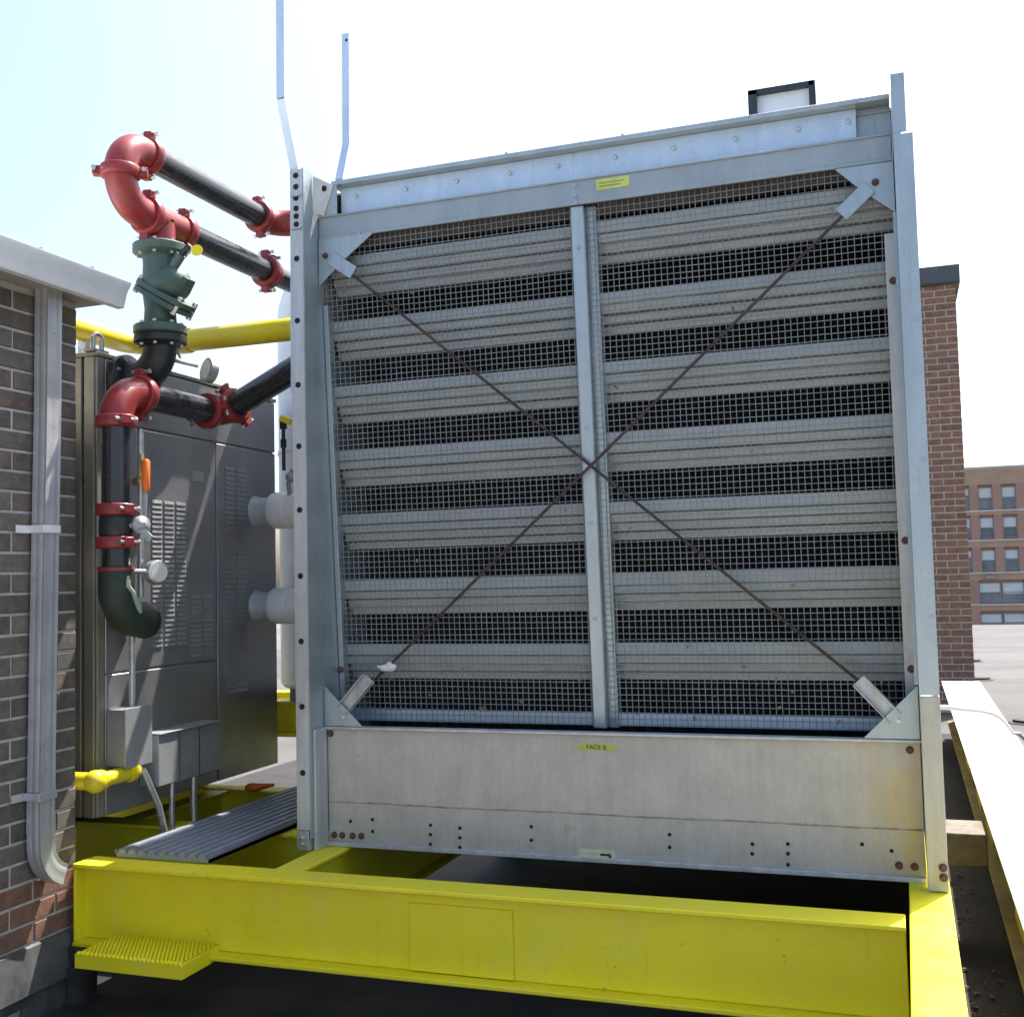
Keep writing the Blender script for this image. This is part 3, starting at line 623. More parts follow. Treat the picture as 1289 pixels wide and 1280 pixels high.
# flashing at the base
m = MB().prism([(WX + 0.004, -2, 0.252), (WX + 0.03, -2, 0.250), (WX + 0.012, -2, 0.405), (WX - 0.004, -2, 0.410)], (0, YE + 2.0, 0))
m.prism([(WX + 0.004, -2, G), (WX + 0.02, -2, G), (WX + 0.02, -2, 0.249), (WX + 0.004, -2, 0.249)], (0, YE + 1.97, 0))
m.build('base_flashing', 'base_flashing', bld, 0.002)
# eave: soffit, fascia, gutter
MB().box(-6.2, -2.815, -2.2, 3.50, 2.752, 2.757).build('soffit', 'soffit', bld)
m = MB(); gyE = 3.52
gp = [(-2.83, 2.735), (-2.80, 2.735), (-2.795, 2.745), (-2.785, 2.79), (-2.765, 2.815), (-2.762, 2.832), (-2.775, 2.832), (-2.78, 2.818), (-2.80, 2.795), (-2.83, 2.78)]
gutter = MB().prism([(x - 0.01, -2.2, z) for x, z in gp], (0, gyE + 2.2, 0)).build('gutter', 'gutter_metal', bld, 0.001)
MB().box(-6.2, -2.842, -2.2, gyE - 0.01, 2.758, 2.83).build('roof_edge', 'gutter_metal', bld)
MB().prism([(x - 0.0095, gyE, z) for x, z in ((-2.83, 2.735), (-2.80, 2.735), (-2.785, 2.79), (-2.762, 2.832), (-2.83, 2.832))], (0, 0.003, 0)).build('gutter_end_cap', 'gutter_metal', gutter)
for y in (3.05, 3.31): MB().box(-2.80, -2.777, y, y + 0.006, 2.832, 2.842).build('gutter_screw', 'zinc', gutter)
# downspout, corrugated rectangular
def spout(mb, pts, nrm):
    prev = None; w2 = 0.036; d2 = 0.030
    base = []
    for i in range(24):
        t_ = i / 24; 
        if t_ < .25: q = (-w2 + 2 * w2 * t_ / .25, d2)
        elif t_ < .5: q = (w2, d2 - 2 * d2 * (t_ - .25) / .25)
        elif t_ < .75: q = (w2 - 2 * w2 * (t_ - .5) / .25, -d2)
        else: q = (-w2, -d2 + 2 * d2 * (t_ - .75) / .25)
        k = 0.93 if i % 3 == 1 else 1.0
        base.append((q[0] * k, q[1] * k))
    V = []; K = len(pts)
    for i, p_ in enumerate(pts):
        a = Vector(pts[max(i - 1, 0)]); b = Vector(pts[min(i + 1, K - 1)]); T = (b - a).normalized()
        o_ = Vector((1, 0, 0)); s_ = T.cross(o_).normalized()
        V += [Vector(p_) + s_ * q[0] + o_ * q[1] for q in base]
    n = 24
    mb.add(V, [(i * n + j, i * n + (j + 1) % n, (i + 1) * n + (j + 1) % n, (i + 1) * n + j) for i in range(K - 1) for j in range(n)])
DX = WX + 0.040
m = MB(); pts = [(DX, 3.243, 2.752), (DX, 3.240, 2.3), (DX, 3.225, 1.6), (DX, 3.21, 0.80)]
spout(m, pts, None); ds = m.build('downspout', 'downspout', bld, ang=20)
m = MB(); spout(m, [(DX + 0.003, 3.21, 0.83)] + [Vector(q) + Vector((0.003, 0, 0)) for q in arc((DX, 3.34, 0.76), -Y, -Z, 0.13, 0, 72, 9)], None)
m.build('outlet_elbow', 'downspout', ds, ang=20)
for z, y in ((1.872, 3.225), (0.93, 3.21)):
    m = MB().box(DX + 0.032, DX + 0.035, y - 0.044, y + 0.044, z - 0.014, z + 0.014); m.box(WX + 0.003, DX + 0.0315, y - 0.044, y - 0.041, z - 0.014, z + 0.014); m.box(WX + 0.003, DX + 0.0315, y + 0.041, y + 0.044, z - 0.014, z + 0.014)
    m.box(WX + 0.003, WX + 0.006, y - 0.10, y - 0.044, z - 0.014, z + 0.014)
    m.build('strap', 'white_cover' if z > 1.5 else 'downspout', ds, 0.001)

# ------------------------------------------------------------------ equipment cabinet
CX, CY0, CY1, CZ0, CZ1 = -3.0, 3.60, 4.93, 0.765, 2.60
cab = thing('equipment_cabinet', (-3.5, 4.2, 0.66), 'large dark stainless equipment cabinet with louvered panels behind pipes', 'cabinet')
MB().box(-4.1, CX - 0.012, CY0 + 0.01, CY1, CZ0, CZ1 - 0.02).build('cabinet_body', 'cabinet', cab, 0.01)
MB().box(-4.12, CX + 0.004, CY0 - 0.005, CY1 + 0.01, CZ1 - 0.018, CZ1).build('cabinet_top', 'cabinet_frame', cab, 0.004)
MB().box(-4.12, CX - 0.42, CY0 + 0.12, CY1 + 0.008, 0.651, CZ0 - 0.001).build('cabinet_base', 'foot_dark', cab, 0.003)
for y0, y1 in ((CY0, CY0 + 0.045),):
    MB().box(CX - 0.011, CX, y0, y1, CZ0, CZ1 - 0.02).build('frame_post', 'cabinet_frame', cab, 0.003)
MB().box(CX - 0.06, CX - 0.0115, CY0 - 0.006, CY0 + 0.0095, CZ0, CZ1 - 0.02).build('frame_post', 'cabinet_frame', cab, 0.003)
MB().box(CX - 0.13, CX - 0.075, CY0 - 0.004, CY0 + 0.0095, CZ0, CZ1 - 0.02).build('frame_post', 'cabinet_frame', cab, 0.003)
def panel(y0, y1, z0, z1): return MB().box(CX - 0.0115, CX, y0, y1, z0, z1).build('access_panel', 'cabinet', cab, 0.004)
panel(CY0 + 0.05, CY1 - 0.004, 2.325, CZ1 - 0.022)
pA = panel(CY0 + 0.05, 4.405, 1.32, 2.318); pB = panel(4.415, CY1 - 0.004, CZ0, 2.318); pC = panel(CY0 + 0.05, 4.405, CZ0, 1.312)
def slots(y0, y1, cols, z0, z1, n_, parent):
    m = MB(); wc = (y1 - y0) / cols
    for c_ in range(cols):
        for r in range(n_):
            ya = y0 + wc * c_ + 0.008; yb = y0 + wc * (c_ + 1) - 0.008; z = z0 + (z1 - z0) * (r + .5) / n_; h = (z1 - z0) / n_
            m.prism([(CX + 0.0002, ya, z - h * .36), (CX + 0.0055, ya, z - h * .36), (CX + 0.0002, ya, z + h * .36)], (0, yb - ya, 0))
    stuff(m.build('louver_slats', 'cabinet', parent, smooth=False))
slots(3.93, 4.18, 3, 1.40, 2.03, 30, pA); slots(4.20, 4.38, 2, 1.34, 1.62, 13, pA); slots(4.47, 4.66, 2, 1.15, 2.22, 46, pB)
MB().box(CX, CX + 0.002, 4.23, 4.31, 2.13, 2.175).build('name_plate', 'zinc', pA)
m = MB().tube([Vector((CX - 0.02, 3.60, CZ1)), Vector((CX - 0.02, 3.60, CZ1 + 0.04))] + arc((CX - 0.02, 3.625, CZ1 + 0.05), -Y, Z, 0.025, 0, 180, 10) + [Vector((CX - 0.02, 3.65, CZ1 + 0.04)), Vector((CX - 0.02, 3.65, CZ1))], 0.010, 10)
m.box(CX - 0.05, CX, 3.58, 3.67, CZ1, CZ1 + 0.01); m.build('lifting_eye', 'zinc', cab)
# piece of plenum on top of cabinet behind the valve
MB().box(-3.9, CX - 0.05, 4.0, 4.35, CZ1 + 0.001, CZ1 + 0.012).build('roof_hatch', 'cabinet', cab)

# ------------------------------------------------------------------ piping helpers
PR = 0.054; ER = 0.0615
def coupling(parent, c, axis, r, lugdir, mat='red_cast', wide=0.046):
    a = Vector(axis).normalized(); l = Vector(lugdir); l = (l - a * l.dot(a)).normalized(); s_ = a.cross(l); c = Vector(c)
    h = wide / 2
    m = MB().lathe(c, a, ((r * 1.03, -h), (r * 1.20, -h * .95), (r * 1.27, -h * .55), (r * 1.29, 0), (r * 1.27, h * .55), (r * 1.20, h * .95), (r * 1.03, h)), 28)
    for sg in (1, -1):
        m.obox(c + l * sg * r * 1.42, l * r * 0.24, a * h * .75, s_ * r * 0.32)
    o = m.build('coupling', mat, parent, 0.003)
    for sg in (1, -1):
        b = MB(); q = c + l * sg * r * 1.50; b.lathe(q - s_ * r * 0.62, s_, ((0.008, 0), (0.008, 0.016), (0.0055, 0.017), (0.0055, r * 1.2), (0.009, r * 1.2), (0.009, r * 1.2 + 0.010)), 8)
        b.build('bolt', 'zinc', o)
    return o
def flange_disc(parent, c, axis, r, thk, mat, nb=8, name='flange'):
    a = Vector(axis).normalized(); c = Vector(c); u = a.orthogonal().normalized(); v = a.cross(u)
    o = MB().lathe(c, a, ((r * .6, -thk * .9), (r * .97, -thk * .5), (r, -thk * .4), (r, thk * .4), (r * .97, thk * .5), (r * .6, thk * .9)), 32).build(name, mat, parent)
    for i in range(nb):
        t_ = 2 * math.pi * (i + .5) / nb; q = c + (u * math.cos(t_) + v * math.sin(t_)) * r * 0.80
        b = MB().lathe(q - a * (thk * .5 + 0.013), a, ((0.008, 0), (0.008, 0.011), (0.005, 0.0115), (0.005, thk + 0.014), (0.008, thk + 0.0145), (0.008, thk + 0.026)), 6)
        b.build('bolt', 'zinc', o)
    return o
def pipe(parent, pts, r, mat, name='pipe', n=24): return MB().tube(pts, r, n).build(name, mat, parent)

PX = -2.80; ZA, ZBp = 3.386, 3.140; RB = (ZA - ZBp) / 2
# ---- upper return loop
up = thing('upper_pipe_loop', (PX, 3.9, 3.02), 'black header pipes joined by red return bend at upper left', 'pipe')
pipe(up, [(PX, 3.655, ZA), (PX, 4.49, ZA)], PR, 'black_pipe')
pipe(up, [(PX, 3.90, ZBp), (PX, 4.53, ZBp)], PR, 'black_pipe')
pipe(up, [(PX, 4.56, ZBp), (PX, 4.74, ZBp)] + arc((PX + 0.12, 4.74, ZBp), -X, Y, 0.12, 0, 90, 8) + [(-2.15, 4.86, ZBp)], 0.048, 'black_pipe')
mid = (ZA + ZBp) / 2; yc = 3.615
pipe(up, [Vector((PX, 3.655, ZA)), Vector((PX, 3.64, ZA))] + arc((PX, yc, mid), Z, -Y, RB, 0, 88, 12), ER, 'red_cast', 'elbow')
pipe(up, arc((PX, yc, mid), Z, -Y, RB, 92, 180, 12) + [Vector((PX, 3.64, ZBp))], ER, 'red_cast', 'elbow')
coupling(up, (PX, yc - RB, mid), Z, ER, (-0.6, -0.35, 0))
coupling(up, (PX, 3.66, ZA), Y, ER * .95, (0.1, 0, 1)); coupling(up, (PX, 3.655, ZBp), Y, ER, (0.1, 0, 1)); coupling(up, (PX, 3.885, ZBp), Y, ER * .95, (0.1, 0, 1))
m = MB().tube([(PX, 3.67, ZBp), (PX, 3.87, ZBp)], ER); m.tube([(PX, 3.735, ZBp), (PX, 3.735, ZBp - 0.06), (PX, 3.735, 3.045)], [ER, ER, ER * 1.06])
m.build('tee', 'red_cast', up)
coupling(up, (PX, 4.48, ZA), Y, ER * .95, (-0.1, 0, 1)); coupling(up, (PX, 4.535, ZBp), Y, ER * .98, (0, 0, 1)); coupling(up, (PX, 4.575, ZBp), Y, ER * .85, (0.2, 0, 1))
pipe(up, [Vector((PX, 4.49, ZA))] + arc((PX + 0.11, 4.51, ZA), -X, Y, 0.11, 0, 90, 10) + [Vector((PX + 0.14, 4.62, ZA))], ER, 'red_cast', 'elbow')
coupling(up, (PX + 0.17, 4.62, ZA), X, ER, (0, 0.1, 1))
pipe(up, [(PX + 0.15, 4.62, ZA), (-1.9, 4.62, ZA), (-1.88, 4.62, 3.23)], PR, 'black_pipe')
# ---- green strainer valve
VY = 3.735
val = thing('strainer_valve', (PX, VY, 2.68), 'green cast iron valve with flanged ends below the red tee', 'valve')
flange_disc(val, (PX, VY, 3.022), Z, 0.108, 0.036, 'green_cast')
m = MB().tube([(PX, VY, 3.015), (PX, VY, 2.96), (PX + 0.010, VY, 2.90), (PX + 0.012, VY, 2.84), (PX, VY, 2.77), (PX, VY, 2.69)], [0.072, 0.068, 0.078, 0.080, 0.062, 0.068])
m.ball((PX + 0.045, VY, 2.875), 0.088, 20, (1.05, 0.95, 0.9))
m.build('valve_body', 'green_cast', val)
nn = Vector((0.52, 0, 0.85)).normalized(); tt = Vector((0.85, 0, -0.52)).normalized()
cc = Vector((PX + 0.022, VY, 2.822))
for off, hl in ((0.013, 0.128), (-0.013, 0.124)):
    m = MB(); n_ = 28; ring = []
    for i in range(n_):
        t_ = 2 * math.pi * i / n_; cx_ = math.copysign(abs(math.cos(t_)) ** 0.6, math.cos(t_)); sx_ = math.copysign(abs(math.sin(t_)) ** 0.6, math.sin(t_))
        ring.append(cc + nn * off + tt * hl * cx_ + Y * 0.085 * sx_)
    m.prism([p_ - nn * 0.011 for p_ in ring], nn * 0.022); fl = m.build('split_flange', 'green_cast', val, 0.002)
for a_, b_ in ((0.108, 0.05), (0.108, -0.05), (-0.105, 0.05), (-0.105, -0.05)):
    q = cc + tt * a_ + Y * b_; MB().lathe(q - nn * 0.035, nn, ((0.011, 0), (0.011, 0.075)), 6).build('flange_bolt', 'zinc', val)
m = MB().obox((PX + 0.125, VY, 2.862), nn * 0.03, Y * 0.03, tt * 0.012); m.build('cover_lug', 'green_cast', val, 0.003)
m = MB().tube([(PX + 0.07, VY - 0.02, 2.93), (PX + 0.115, VY - 0.02, 2.985)], 0.021, 12); m.build('port_boss', 'green_cast', val)
m = MB().tube([(PX + 0.112, VY - 0.02, 2.98), (PX + 0.158, VY - 0.02, 3.018)], 0.012, 10); m.box(PX + 0.12, PX + 0.155, VY - 0.03, VY - 0.012, 2.992, 3.002); m.build('test_plug', 'black_cast', val)
m = MB().lathe((PX + 0.190, VY - 0.02, 2.992), (0.3, -1, 0.1), ((0.024, 0), (0.024, 0.002)), 14); m.box(PX + 0.15, PX + 0.172, VY - 0.022, VY - 0.02, 3.004, 3.008); m.build('tag', 'tag_yellow', val)
flange_disc(val, (PX, VY, 2.690), Z, 0.106, 0.034, 'green_cast')
# ---- black suction elbow into the cabinet
se = thing('suction_elbow', (PX, VY, 2.5), 'black flanged elbow turning from green valve into cabinet', 'elbow')
flange_disc(se, (PX, VY, 2.650), Z, 0.104, 0.032, 'black_cast')
pipe(se, [Vector((PX, VY, 2.66))] + arc((PX - 0.13, VY, 2.63), X, -Z, 0.13, 0, 90, 12) + [Vector((CX + 0.03, VY, 2.50))], 0.066, 'black_cast', 'elbow')
flange_disc(se, (CX + 0.035, VY, 2.50), X, 0.105, 0.03, 'black_cast')
# thermometer dial on the suction elbow
dl = thing('dial_thermometer', (PX + 0.06, 3.80, 2.56), 'small round dial thermometer beside the black suction elbow', 'gauge')
m = MB().tube([(PX + 0.03, 3.79, 2.575), (PX + 0.09, 3.86, 2.56)], 0.008, 8); m.tube([(PX + 0.03, 3.78, 2.64), (PX + 0.05, 3.80, 2.585)], 0.006, 8); m.build('stem', 'steel_valve', dl)
m = MB().lathe((PX + 0.115, 3.885, 2.545), (-0.45, -0.85, 0.15), ((0.050, -0.03), (0.052, 0.0), (0.052, 0.004), (0.046, 0.006)), 24); hs = m.build('housing', 'steel_valve', dl)
MB().lathe(Vector((PX + 0.115, 3.885, 2.545)) + Vector((-0.45, -0.85, 0.15)).normalized() * 0.0062, (-0.45, -0.85, 0.15), ((0.042, 0), (0.042, 0.001)), 24).build('dial_face', 'dial_face', hs)
# ---- riser
RY = 3.465; ZH = 2.408
rz = thing('riser_pipe', (PX, RY, 1.6), 'vertical black riser pipe with red elbow and grooved couplings', 'pipe')
pipe(rz, [(PX, RY, 1.72), (PX, RY, 2.30)], PR, 'black_pipe')
re_ = 0.115
pipe(rz, [Vector((PX, RY, 2.285))] + arc((PX, RY + re_, ZH - re_), -Y, Z, re_, 0, 90, 12) + [Vector((PX, RY + re_ + 0.03, ZH))], ER * 1.02, 'red_cast', 'elbow')
coupling(rz, (PX, RY, 2.285), Z, ER, (0.85, -0.5, 0)); coupling(rz, (PX, RY + re_ + 0.03, ZH), Y, ER, (0, 0, 1))
pipe(rz, [(PX, RY + re_ + 0.03, ZH), (PX, 4.06, ZH)], PR, 'black_pipe')
coupling(rz, (PX, 4.06, ZH), Y, ER, (1, 0, 0.2))
C0 = Vector((PX + 0.05, 4.14, ZH + 0.012)); C1 = Vector((-2.16, 3.96, 2.60))
pipe(rz, [Vector((PX, 4.055, ZH)), Vector((PX, 4.085, ZH)), Vector((PX + 0.014, 4.118, ZH + 0.004)), C0, C0 + (C1 - C0) * 0.09], ER, 'red_cast', 'elbow')
coupling(rz, C0 + (C1 - C0) * 0.07, C1 - C0, ER, (0, -0.6, 1))
pipe(rz, [C0 + (C1 - C0) * 0.05, C1], PR, 'black_pipe')
coupling(rz, (PX, RY, 1.950), Z, ER * .96, (0.9, -0.35, 0)); coupling(rz, (PX, RY, 1.826), Z, ER * .96, (0.9, -0.35, 0))
m = MB().lathe((PX, RY, 1.888), Z, ((0.060, -0.040), (0.064, -0.03), (0.064, 0.03), (0.060, 0.040)), 24); m.build('valve_disc_body', 'black_cast', rz)
pipe(rz, [Vector((PX, RY, 1.735)), Vector((PX, RY, 1.66))] + arc((PX - 0.0, RY + 0.13, 1.66), -Y, -Z, 0.13, 0, 88, 12) + [Vector((PX - 0.01, RY + 0.18, 1.528))], 0.066, 'black_insulation', 'lower_elbow')
MB().lathe((PX - 0.012, RY + 0.185, 1.527), (-0.05, 1, 0), ((0.07, -0.02), (0.072, 0), (0.06, 0.012)), 24).build('end_ring', 'black_cast', rz)
MB().lathe((PX, RY, 1.725), Z, ((0.0675, -0.006), (0.069, 0), (0.0675, 0.006)), 24, caps=False).build('red_band', 'red_cast', rz)
# green-painted drip streak on insulation is a taped seam
MB().tube([Vector((PX + 0.062, RY - 0.012 + q * 0.0, 1.70 - 0.02 * q)) if q < 3 else Vector((PX + 0.060, RY + 0.012 * (q - 2), 1.70 - 0.02 * q)) for q in range(8)], [0.006, 0.009, 0.010, 0.012, 0.014, 0.016, 0.016, 0.010], 8).build('seam_tape', plain('tape_green', (0.35, 0.42, 0.30), 0.5), rz)
pipe(rz, [Vector((PX - 0.012, RY + 0.18, 1.527)), Vector((PX - 0.06, RY + 0.25, 1.527)), Vector((CX, RY + 0.30, 1.527))], 0.05, 'black_pipe')
# lever valve with orange handle
lv = thing('lever_valve', (PX + 0.07, RY + 0.03, 1.88), 'butterfly valve operator with bright orange lever handle beside riser', 'valve handle')
m = MB().tube([(PX + 0.05, RY, 1.888), (PX + 0.10, RY + 0.035, 1.89)], 0.012, 10); m.lathe((PX + 0.09, RY + 0.03, 1.89), (0.85, -0.4, 0), ((0.036, -0.008), (0.036, 0.004), (0.02, 0.012), (0.01, 0.02)), 16)
m.obox((PX + 0.095, RY + 0.045, 1.86), (0.02, 0.012, -0.025), (0.012, -0.02, 0), (0.004, 0.004, 0.012)); m.build('operator', 'steel_valve', lv)
m = MB().bar((PX + 0.098, RY + 0.04, 1.88), (PX + 0.088, RY + 0.060, 2.03), 0.012, 0.005, (0.9, 0.3, 0)); m.build('lever', 'steel_valve', lv)
MB().tube([(PX + 0.088, RY + 0.060, 2.018), (PX + 0.088, RY + 0.060, 2.03), (PX + 0.087, RY + 0.063, 2.135), (PX + 0.087, RY + 0.063, 2.142)], [0.010, 0.0155, 0.0155, 0.010], 12).build('grip', 'orange_grip', lv)
# pressure gauge and small bore line
pg = thing('pressure_gauge', (PX + 0.06, RY + 0.09, 1.71), 'round silver pressure gauge on short stub of riser', 'gauge')
MB().tube([(PX + 0.05, RY + 0.02, 1.718), (PX + 0.09, RY + 0.10, 1.714)], 0.009, 8).build('stub', 'zinc', pg)
m = MB().lathe((PX + 0.095, RY + 0.115, 1.712), (0.9, -0.25, 0), ((0.042, -0.025), (0.046, -0.02), (0.046, 0.012), (0.040, 0.016)), 24); hs = m.build('housing', 'zinc', pg)
MB().lathe(Vector((PX + 0.095, RY + 0.115, 1.712)) + Vector((0.9, -0.25, 0)).normalized() * 0.0165, (0.9, -0.25, 0), ((0.037, 0), (0.037, 0.001)), 24).build('dial_face', 'dial_face', hs)
sb = thing('small_bore_line', (PX + 0.06, RY + 0.06, 1.9), 'thin steel drain line with brass cock behind black riser', 'pipe')
pipe(sb, [(PX + 0.02, RY + 0.115, 1.62), (PX + 0.02, RY + 0.115, 2.27)], 0.013, 'conduit', n=12)
m = MB().tube([(PX + 0.03, RY + 0.11, 2.17), (PX + 0.04, RY + 0.105, 2.11), (PX + 0.02, RY + 0.10, 2.07)], 0.010, 10); m.obox((PX + 0.02, RY + 0.095, 2.065), (0.015, 0, 0.005), (0, 0.012, 0), (0, 0, 0.012)); m.build('drain_cock', plain('brass', (0.55, 0.42, 0.22), 0.35, 0.7, 0.2, 20, bump=0), sb)

# ------------------------------------------------------------------ yellow gas pipes
gp_ = thing('gas_pipe', (-3.0, 4.22, 2.7), 'yellow gas pipe running above cabinet to cooling tower', 'pipe')
pipe(gp_, [Vector((-3.29, 3.3, 2.765)), Vector((-3.29, 4.10, 2.765))] + arc((-3.17, 4.10, 2.765), -X, Y, 0.12, 0, 90, 8) + [Vector((-3.1, 4.22, 2.765))], 0.046, 'yellow_pipe')
pipe(gp_, [(-3.1, 4.22, 2.765), (-2.15, 4.22, 2.765)], 0.050, 'yellow_pipe')
MB().lathe((-3.03, 4.22, 2.765), X, ((0.055, -0.03), (0.058, -0.02), (0.058, 0.02), (0.055, 0.03)), 20).build('pipe_collar', 'yellow_pipe', gp_)
for x in (-3.2, -3.33):
    MB().box(-3.31, -3.27, 3.85 + (x + 3.2), 3.88 + (x + 3.2), 2.60, 2.722).build('pipe_support', 'zinc', gp_)
g2 = thing('gas_stub_pipe', (-2.9, 3.5, 0.9), 'short yellow gas pipe with rounded ends by brick corner', 'pipe')
pipe(g2, [(-2.93, 3.52, 0.925), (-2.93, 3.70, 0.925)], 0.029, 'yellow_pipe')
m = MB().ball((-2.93, 3.505, 0.925), 0.044, 16); m.tube([(-2.93, 3.505, 0.925), (-2.93, 3.54, 0.925)], 0.040, 16); m.tube([(-2.93, 3.505, 0.925), (-3.05, 3.50, 0.925)], 0.034, 16); m.build('fitting', 'yellow_pipe', g2)
m = MB().ball((-2.93, 3.715, 0.930), 0.040, 16); m.tube([(-2.93, 3.69, 0.925), (-2.93, 3.715, 0.93)], 0.037, 16); m.tube([(-2.93, 3.715, 0.93), (-3.01, 3.72, 0.93)], 0.034, 16); m.build('fitting', 'yellow_pipe', g2)

# ------------------------------------------------------------------ white PVC pipes, vent, tank
for z, lb in ((2.015, 'upper of two white plastic pipes between cabinet and tower'), (1.553, 'lower of two white plastic pipes between cabinet and tower')):
    t_ = thing('plastic_pipe', (-2.8, 4.75, z - 0.09), lb, 'pipe', 'white plastic flue pipes')
    MB().lathe((-2.915, 4.75, z), X, ((0.060, -0.004), (0.078, 0.004), (0.087, 0.018), (0.090, 0.035), (0.090, 0.10), (0.086, 0.112), (0.083, 0.115), (0.083, 0.76)), 36).build('barrel', 'white_pvc', t_)
    MB().lathe((-2.945, 4.75, z), X, ((0.078, -0.055), (0.070, -0.045), (0.066, 0.03)), 28).build('collar', 'pvc_collar', t_)
TX, TY, TR = -2.74, 5.40, 0.45
tk = thing('storage_tank', (TX, TY, 1.05), 'tall white round tank with domed top between cabinet and tower', 'tank')
MB().lathe((TX, TY, 1.12), Z, ((TR * .96, 0), (TR, 0.02), (TR, 1.95), (TR * .985, 2.02), (TR * .93, 2.10), (TR * .84, 2.18), (TR * .7, 2.26), (TR * .5, 2.33), (TR * .25, 2.37), (0.02, 2.38)), 64).build('shell', 'white_pvc', tk)
MB().lathe((TX, TY, 1.046), Z, ((TR * .9, 0), (TR * .9, 0.073)), 48).build('base_ring', 'foot_dark', tk)
MB().lathe((TX, TY, 2.35), Z, ((TR + 0.001, -0.012), (TR + 0.006, -0.008), (TR + 0.006, 0.008), (TR + 0.001, 0.012)), 64, caps=False).build('band', 'white_pvc', tk)
# small cocks between
ck = thing('sample_valve', (-2.72, 4.62, 2.1), 'small brass valve with yellow handle above white plastic pipe', 'valve')
m = MB().tube([(-2.79, 4.72, 2.06), (-2.79, 4.70, 2.14), (-2.74, 4.66, 2.17), (-2.69, 4.66, 2.17)], 0.012, 8); m.ball((-2.75, 4.66, 2.165), 0.028, 10); m.obox((-2.72, 4.66, 2.18), (0.03, 0, 0), (0, 0.015, 0), (0, 0, 0.022)); m.build('valve_body', 'steel_valve', ck, 0.002)
m = MB().tube([(-2.79, 4.66, 2.20), (-2.79, 4.66, 2.42)], 0.009, 8); m.lathe((-2.79, 4.66, 2.40), Z, ((0.018, 0), (0.018, 0.05)), 10); m.lathe((-2.79, 4.66, 2.31), Z, ((0.015, 0), (0.015, 0.04)), 10); m.build('riser', 'black_cast', ck)
MB().obox((-2.765, 4.64, 2.44), (0.028, 0, -0.012), (0, 0.010, 0), (0.006, 0, 0.014)).build('handle', 'tag_yellow', ck, 0.002)

# ------------------------------------------------------------------ electrical boxes and conduits
e1 = thing('junction_box', (-2.93, 3.76, 0.95), 'grey steel junction box at foot of thin vertical conduit', 'electrical box')
MB().box(-2.995, -2.905, 3.645, 3.80, 0.955, 1.178).build('box', 'grey_box', e1, 0.004)
MB().box(-2.904, -2.899, 3.640, 3.805, 0.950, 1.183).build('cover', 'grey_box', e1, 0.002)
e2 = thing('wireway_box', (-2.95, 4.05, 0.83), 'wide grey wireway box low on cabinet face', 'electrical box')
MB().box(-2.999, -2.905, 3.852, 4.285, 0.842, 1.052).build('box', 'grey_box', e2, 0.004)
for y in (3.99, 4.13): MB().box(-2.904, -2.902, y - 0.002, y + 0.002, 0.85, 1.045).build('cover_seam', 'louver_slot', e2)
MB().box(-2.999, -2.895, 3.848, 4.289, 1.053, 1.058).build('lid', 'grey_box', e2, 0.001)
def conduit(lb, pts, r=0.0125):
    tag(pipe(None, pts, r, 'conduit', 'conduit', 12), lb, 'conduit', 'conduits on cabinet face')
conduit('vertical grey conduit from lower elbow down to junction box', [(-2.95, 3.745, 1.62), (-2.95, 3.745, 1.178)])
conduit('slanting grey conduit leaving bottom of junction box', [(-2.95, 3.78, 0.955), (-2.93, 3.80, 0.90), (-2.91, 3.86, 0.76), (-2.90, 3.88, 0.66)], 0.014)
conduit('short grey conduit under left part of wireway box', [(-2.94, 3.99, 0.842), (-2.94, 3.985, 0.70), (-2.93, 3.98, 0.62)], 0.012)
conduit('short grey conduit under right part of wireway box', [(-2.94, 4.14, 0.842), (-2.94, 4.135, 0.72), (-2.93, 4.13, 0.62)], 0.014)
og = MB().ball((-2.95, 4.62, 0.70), 0.028, 12, (1.6, 1, 0.8)); og.tube([(-2.95, 4.62, 0.70), (-2.86, 4.66, 0.71)], [0.02, 0.006], 10)
tag(og.build('rubber_scrap', 'orange_grip'), 'small orange rubber scrap on yellow beam beside cabinet', 'scrap')

# ------------------------------------------------------------------ brick wall behind, at right
bw_ = thing('brick_wall', (-0.5, 14.0, G), 'tall narrow red brick wall with dark metal coping behind tower', 'wall')
BX1, BY, BT = 0.645, 12.65, 4.71
core = MB().box(-2.5, BX1 - 0.005, BY + 0.005, BY + 3.2, G, BT).build('wall', 'mortar_warm', bw_)
f2 = brick_mesh(BL - 0.012, CH - 0.012, 0.05, 'brick_far', '-Y'); h2 = brick_mesh(BL / 2 - 0.012, CH - 0.012, 0.05, 'brick_far', '-Y')
rows = int((BT - G) / CH); rest = MB()
for r in range(rows):
    z = BT - (r + .5) * CH; x = BX1
    seq = (['f'] * 3 if r % 2 else ['h'] + ['f'] * 3)
    for sgl in seq:
        L = BL if sgl == 'f' else BL / 2
        piece('brick', f2 if sgl == 'f' else h2, core, (x - L / 2, BY + random.uniform(-.002, .002), z)); x -= L
    while x > -2.4:
        rest.box(x - BL + 0.012, x, BY, BY + 0.03, z - CH / 2 + 0.006, z + CH / 2 - 0.006); x -= BL
    yq = BY + 0.06 + (BL / 2 if r % 2 else 0)
    while yq < BY + 3.0:
        rest.box(BX1 - 0.03, BX1, yq, yq + BL - 0.012, z - CH / 2 + 0.006, z + CH / 2 - 0.006); yq += BL
stuff(rest.build('brick_rest', 'brick_far', core, smooth=False))
m = MB().prism([(-2.6, BY - 0.02, BT - 0.02), (-2.6, BY - 0.045, BT), (-2.6, BY - 0.045, BT + 0.185), (-2.6, BY + 3.25, BT + 0.185), (-2.6, BY + 3.25, BT)], (BX1 + 2.645, 0, 0)); m.build('coping', 'coping_dark', bw_, 0.008)

